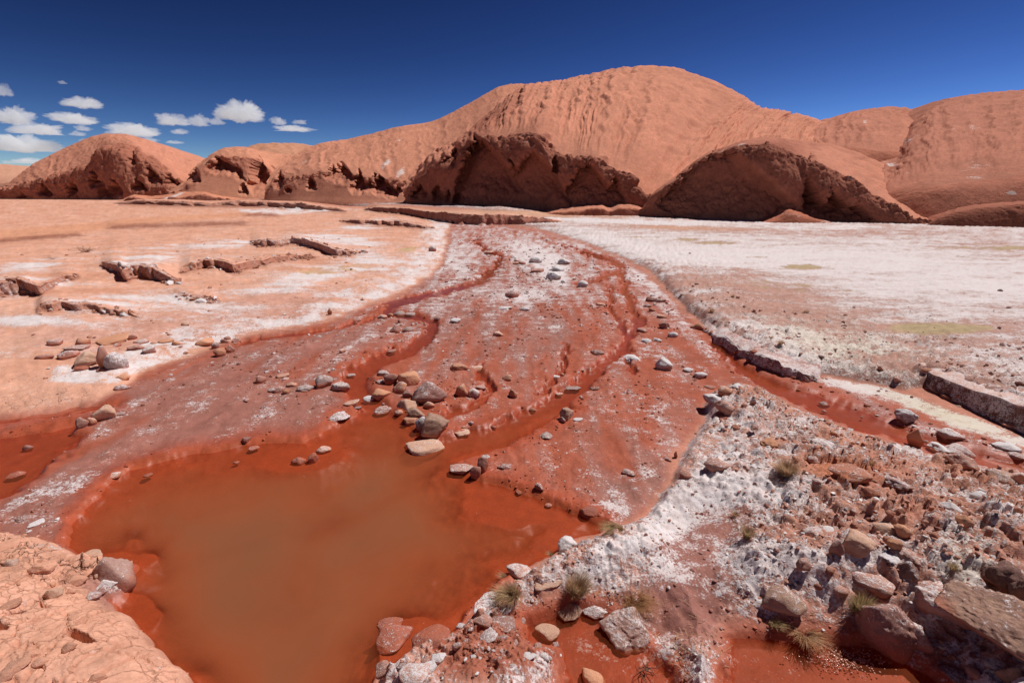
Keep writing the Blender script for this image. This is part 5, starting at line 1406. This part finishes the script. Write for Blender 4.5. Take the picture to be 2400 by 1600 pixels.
gravel("gravel", 14000, 2, dens_bank, (.008, .050), EARTH)
gravel("gravel", 6000, 3, dens_flat, (.010, .045), EARTH)
gravel("rubble", 2600, 6, dens_face, (.022, .075), [((.42, .19, .13), 4), ((.55, .30, .22), 3), ((.34, .15, .11), 3)])
gravel("gravel", 1600, 4, dens_mound, (.010, .045), [((.62, .30, .19), 5), ((.50, .22, .14), 3)])

# ------------------------------------------------------------------ grass tufts, dry shrubs, a dead twig, foam
def mat_blade():
    t = NT("dry_grass")
    a = t.attr("tone").outputs["Color"]
    d = t.n("ShaderNodeBsdfDiffuse"); t.l(a, d.inputs["Color"]); tr = t.n("ShaderNodeBsdfTranslucent"); t.l(a, tr.inputs["Color"])
    m = t.n("ShaderNodeMixShader"); m.inputs[0].default_value = .42; t.l(d.outputs[0], m.inputs[1]); t.l(tr.outputs[0], m.inputs[2])
    return t.done(m.outputs[0])
M_BLADE = mat_blade()

def blades(n, rad, height, seed, cols, droop=.6, lean=(0, 0), width=.0016):
    rs = np.random.RandomState(seed); V = []; F = []; Cc = []
    for i in range(n):
        a = rs.uniform(0, 6.283); q = rad * .35 * math.sqrt(rs.uniform())
        p = np.array([math.cos(a) * q, math.sin(a) * q, -.005])
        out = a + rs.normal() * .5
        h = height * rs.uniform(.45, 1.05); sp = rs.uniform(.15, 1.0) * rad
        d = np.array([math.cos(out) * sp + lean[0] * h, math.sin(out) * sp + lean[1] * h, 0])
        side = np.array([-math.sin(out + rs.normal() * .6), math.cos(out), 0]) * width * rs.uniform(.7, 1.5)
        c = np.array(cols[rs.randint(len(cols))]) * rs.uniform(.75, 1.2)
        b = len(V); m = 5
        for k in range(m):
            t = k / (m - 1.0)
            z = h * (t - droop * rs.uniform(.7, 1.0) * .55 * t * t)
            c0 = p + d * (t ** 1.4) + (0, 0, z)
            wv = side * (1 - t * .85)
            V += [c0 - wv, c0 + wv]; Cc += [c * (.75 + .35 * t)] * 2
            if k: F.append([b + 2 * k - 2, b + 2 * k - 1, b + 2 * k + 1, b + 2 * k])
    return np.array(V), np.array(F), np.concatenate([np.clip(np.array(Cc), 0, .9), np.ones((len(V), 1))], 1)

STRAW = [(.62, .40, .24), (.54, .32, .19), (.68, .48, .31), (.46, .25, .14)]
GREEN = [(.34, .31, .13), (.42, .35, .17), (.50, .36, .18)]
RUST = [(.52, .27, .13), (.60, .34, .17), (.40, .20, .10)]
TUFTS = [
 (7,1050,1048,190,150,420,STRAW+GREEN[:1],.8,(-.3,-.3),"thick straw-coloured grass tuft hanging over the tilted purple slab"),
 (7,1435,1035,170,160,420,STRAW+GREEN[:1],.5,(.2,0),"bushy dry grass tuft right of the flat tan slab"),
 (7,1790,1090,210,110,260,RUST,.9,(.5,-.3),"rust-coloured sprawling grass tuft behind the big salted block"),
 (7,1705,640,130,120,260,STRAW+GREEN,.9,(-.7,-.4),"grass tuft leaning over the water at the pool's right corner"),
 (7,1005,925,70,60,60,STRAW,.9,(-.5,0),"few long grass blades over the pool edge beside the slab"),
 (7,1290,790,50,50,50,STRAW+GREEN,.8,(-.5,0),"small grass wisp under the salt-crusted chunk"),
 (8,765,475,150,95,380,STRAW+[(.62,.45,.27)],.5,(0,0),"round straw-coloured tuft on the bank near the orange block"),
 (8,560,806,90,85,130,STRAW+GREEN,.6,(0,0),"lone dry tuft in the middle of the smooth salted hollow"),
 (8,500,690,56,34,50,STRAW,.8,(0,0),"tiny dry tuft above the lone tuft of the hollow"),
 (8,1150,1215,140,170,420,GREEN+STRAW[:1],.5,(-.1,-.2),"green grass tuft growing over the big mauve boulder"),
 (8,705,1268,90,70,120,STRAW+GREEN,.8,(.3,-.3),"grass tuft at the foot of the grey-brown boulder"),
 (8,865,1320,190,70,240,RUST+STRAW,1.0,(.2,-.5),"flattened dry tuft at the upper edge of the near puddle"),
 (8,1212,440,36,48,60,STRAW,.4,(0,0),"thin straw wisp at the right of the orange block"),
 (8,1640,975,56,56,90,GREEN+STRAW,.5,(0,0),"small green-grey tuft on the white salt hump at right"),
 (5,630,545,40,30,60,STRAW,.5,(0,0),"dry tuft at the salted shore by the bright orange block"),
 (5,1010,728,50,30,70,STRAW,.5,(0,0),"dry tuft on the shelf of the salt flat above the ledge"),
 (5,955,690,36,22,50,STRAW,.5,(0,0),"small dry tuft behind the one above the ledge"),
 (5,745,462,34,20,50,STRAW,.5,(0,0),"dry tuft farthest out on the crusted flat"),
 (5,1150,548,44,22,60,STRAW,.6,(0,0),"flat dry tuft in the middle of the crusted flat"),
]
for i, (c, x, y, w, h, n, cols, dr, ln, lab) in enumerate(TUFTS):
    n = int(n * 2.6)
    px, py = crop_pt(c, x, y); s = CROPS[c][2]
    P = ground_at(px, py); mpp = (P[1] * CP - (P[2] - CAM_H) * SP) / FPX
    W, H = w / s * mpp, h / s * mpp
    V, F, A = blades(n, W * .5, H * 1.05, 40 + i, cols, dr, ln, width=max(.0014, mpp * .42))
    tag(mesh_obj("grass_tuft", V, F, M_BLADE, smooth=False, loc=(P[0], P[1], max(P[2], float(samp(P[0], P[1])[0]))), attrs={"tone": A}), lab, "grass", "dry grass tufts")

def twiggy(name, px, py, wpx, hpx, n, seed, col, lab, cat, flat=.4):
    P = ground_at(px, py); mpp = (P[1] * CP - (P[2] - CAM_H) * SP) / FPX
    W, H = wpx * mpp, hpx * mpp
    rs = np.random.RandomState(seed); V = []; F = []
    def stick(a, b, r0, r1):
        d = b - a; d = d / (np.linalg.norm(d) + 1e-9); u = np.cross(d, [0.3, .2, .93]); u /= np.linalg.norm(u); w = np.cross(d, u)
        k = len(V)
        for p, r in ((a, r0), (b, r1)):
            for q in range(5):
                t = q * 1.2566; V.append(p + (u * math.cos(t) + w * math.sin(t)) * r)
        for q in range(5): F.append([k + q, k + (q + 1) % 5, k + 5 + (q + 1) % 5, k + 5 + q])
    for i in range(n):
        a = rs.uniform(0, 6.283); p = np.array([rs.normal() * W * .06, rs.normal() * W * .06, .005]); r = W * .012 + .0015
        d = np.array([math.cos(a), math.sin(a) * .8, flat * rs.uniform(.2, 1.4)]); d /= np.linalg.norm(d)
        for k in range(4):
            q = p + d * W * .5 * rs.uniform(.2, .34); q[2] = min(max(q[2], .004), H)
            stick(p, q, r, r * .7)
            if k and rs.uniform() < .7: stick(q, q + (d + rs.normal(size=3) * .7) * W * .10, r * .6, r * .3)
            p = q; r *= .7; d = d + rs.normal(size=3) * .35; d /= np.linalg.norm(d)
    o = mesh_obj(name, np.array(V), np.array(F), col, smooth=True, loc=P)
    return tag(o, lab, cat)
M_TWIG = mat_simple("dead_wood", (.16, .075, .05))
M_SHRUB = mat_simple("dry_brush", (.36, .20, .14))
twiggy("dry_shrub", 204, 591, 42, 16, 26, 3, M_SHRUB, "small dry brown shrub alone on the orange flat", "shrub", .8)
twiggy("twig", 122, 607, 30, 8, 5, 4, M_TWIG, "dark twig lying on the orange flat left of the shrub", "twig")
twiggy("twig", 1515, 1568, 80, 14, 9, 8, M_TWIG, "dark dead branch lying in the puddle at the bottom", "twig", .25)

# straws strewn on the smooth bank
def straws():
    rs = np.random.RandomState(9); V = []; F = []; A = []
    for i in range(420):
        c, (mx, my), (sx, sy) = [(8, (250, 1400), (120, 100)), (8, (620, 780), (110, 120)), (7, (1950, 1250), (120, 120)), (7, (1550, 1060), (200, 60)), (8, (900, 1200), (120, 60))][rs.randint(5)]
        px, py = crop_pt(c, mx + rs.normal() * sx, my + rs.normal() * sy)
        if py > 1620: continue
        p = on_plane(px, py, .1); z = float(samp(p[0], p[1])[0])
        if z < 0: continue
        p = on_plane(px, py, z); z = float(samp(p[0], p[1])[0]) + .004
        L = rs.uniform(.015, .07); a = rs.uniform(0, 3.14); d = np.array([math.cos(a), math.sin(a), rs.normal() * .12]) * L; w = np.array([-math.sin(a), math.cos(a), 0]) * .0012
        k = len(V); q = np.array([p[0], p[1], z])
        V += [q - w, q + w, q + d + w, q + d - w]; F.append([k, k + 1, k + 2, k + 3]); A += [np.array(STRAW[rs.randint(4)] + (1,))] * 4
    mesh_obj("straw_litter", np.array(V), np.array(F), M_BLADE, smooth=False, attrs={"tone": np.array(A)}, props={"kind": "stuff"})
straws()

def foam():
    rs = np.random.RandomState(12); v, f = ICO[2]
    t = NT("foam_bubble"); M = t.done(t.bsdf((.62, .30, .22), .12, None, .6))
    V = []; F = []; n = 0
    while n < 420:
        cx = rs.normal() * 80; cy = rs.normal() * 32 + cx * .10
        px, py = crop_pt(8, 1070 + cx * 1.25, 1440 + cy * 1.0)
        if py > 1598: continue
        p = on_plane(px, py, 0.0); r = rs.uniform(.0018, .0055)
        V.append(v * r * np.array([1, 1, .8]) + np.array([p[0], p[1], r * .25])); F.append(f + n * len(v)); n += 1
    mesh_obj("foam_bubbles", np.concatenate(V), np.concatenate(F), M, props={"kind": "stuff"})
foam()

# ------------------------------------------------------------------ clouds: closed bodies of dense mist, far off
def mat_cloud():
    t = NT("cloud_mist")
    v = t.n("ShaderNodeVolumePrincipled")
    v.inputs["Color"].default_value = (.97, .985, 1, 1); v.inputs["Density"].default_value = .022; v.inputs["Anisotropy"].default_value = 0.0
    t.l(v.outputs[0], t.out.inputs["Volume"])
    return t.m
M_CLOUD = mat_cloud()
_cloud_meshes = []
for s in range(5):
    v, f = ICO[5]; rs = np.random.RandomState(60 + s); o = rs.uniform(0, 40, 3)
    q = v * np.array([2.2, 1.2, 1.0]) + o
    big = fbm(q[:, 0] * .9, q[:, 1] * .9, q[:, 2] * .9, o=2); b2 = fbm(q[:, 0] * 2.4, q[:, 1] * 2.4, q[:, 2] * 2.4, o=4, ridged=True); b3 = fbm(q[:, 0] * 7, q[:, 1] * 7, q[:, 2] * 7, o=3, ridged=True)
    p = v * (1 + .5 * big - .30 * b2 - .20 * b3)[:, None]
    p[:, 2] = np.where(p[:, 2] < -.25, -.25 + (p[:, 2] + .25) * .35, p[:, 2])
    lo, hi = p.min(0), p.max(0); p = (p - (lo + hi) / 2) / (hi - lo)
    ob = mesh_obj("cloud", p, f, M_CLOUD); _cloud_meshes.append(ob.data); bpy.data.objects.remove(ob)
# crop of the photograph [0,160,780,420] at 3.0154
CLOUDS = [
 (20,148,110,95,"cut-off wisp of cloud at the left edge, topmost of them"),(70,325,290,130,"big white cloud at the left edge above the first hill"),(440,98,60,26,"tiny faint wisp of cloud, the highest one"),
 (578,240,262,82,"white cloud high above the left hill's left slope"),(510,350,310,84,"broad flat cloud under the high white cloud"),(250,425,330,80,"lopsided cloud left of the first hill's summit"),
 (590,420,120,46,"small puff of cloud, upper of two above the left hill"),(545,460,110,36,"small puff of cloud, lower of two above the left hill"),(170,530,440,130,"long heavy cloud low over the left edge"),
 (200,652,200,46,"low flat cloud just over the far horizon at left"),(60,662,80,24,"faint low cloud beside the horizon at the left edge"),(440,590,100,36,"cloud sliver touching the left hill's skyline"),(556,542,70,38,"little cloud peeping over the left hill's shoulder"),(595,508,76,28,"thin small cloud over the left hill's shoulder"),
 (940,430,340,100,"slanting cloud right behind the left hill's summit"),(795,452,110,24,"thin cloud touching the left hill's summit"),(1065,502,130,38,"cloud tucked behind the right slope of the left hill"),(1180,570,110,42,"cloud half hidden by the right slope of the left hill"),(1235,522,124,24,"thin flat cloud over the gap between two hills"),(1270,446,124,42,"small cloud under the two-humped cloud"),
 (1220,360,230,84,"two-humped cloud, its left half, left of the biggest one"),(1390,362,170,90,"two-humped cloud, its right half, beside the biggest one"),(1530,372,120,54,"ragged cloudlet between the two-humped and biggest clouds"),(1690,300,350,156,"biggest and brightest cloud, standing alone in the blue"),
 (1965,370,124,62,"small peaked cloud right of the biggest cloud"),(2115,378,110,32,"small cloud, rightmost but one of the group at right"),(2090,422,310,44,"long flat cloud at the right end of the row"),
]
for i, (x, y, w, h, lab) in enumerate(CLOUDS):
    px, py = x / 3.0154, 160 + y / 3.0154
    Rr = 2200.0 + (i % 5) * 90
    P = at_depth(px, py, Rr); mpp = (P[1] * CP - (P[2] - CAM_H) * SP) / FPX
    o = bpy.data.objects.new("cloud", _cloud_meshes[(i * 3) % 5]); COL.objects.link(o)
    W, H = w / 3.0154 * mpp, h / 3.0154 * mpp
    o.location = P; o.scale = (W * 1.04, W * .7, H * 1.08); o.rotation_euler = (0, 0, (0, math.pi)[i % 2] - math.atan2(P[0], P[1]))
    tag(o, lab, "cloud", "white clouds over the left hills")
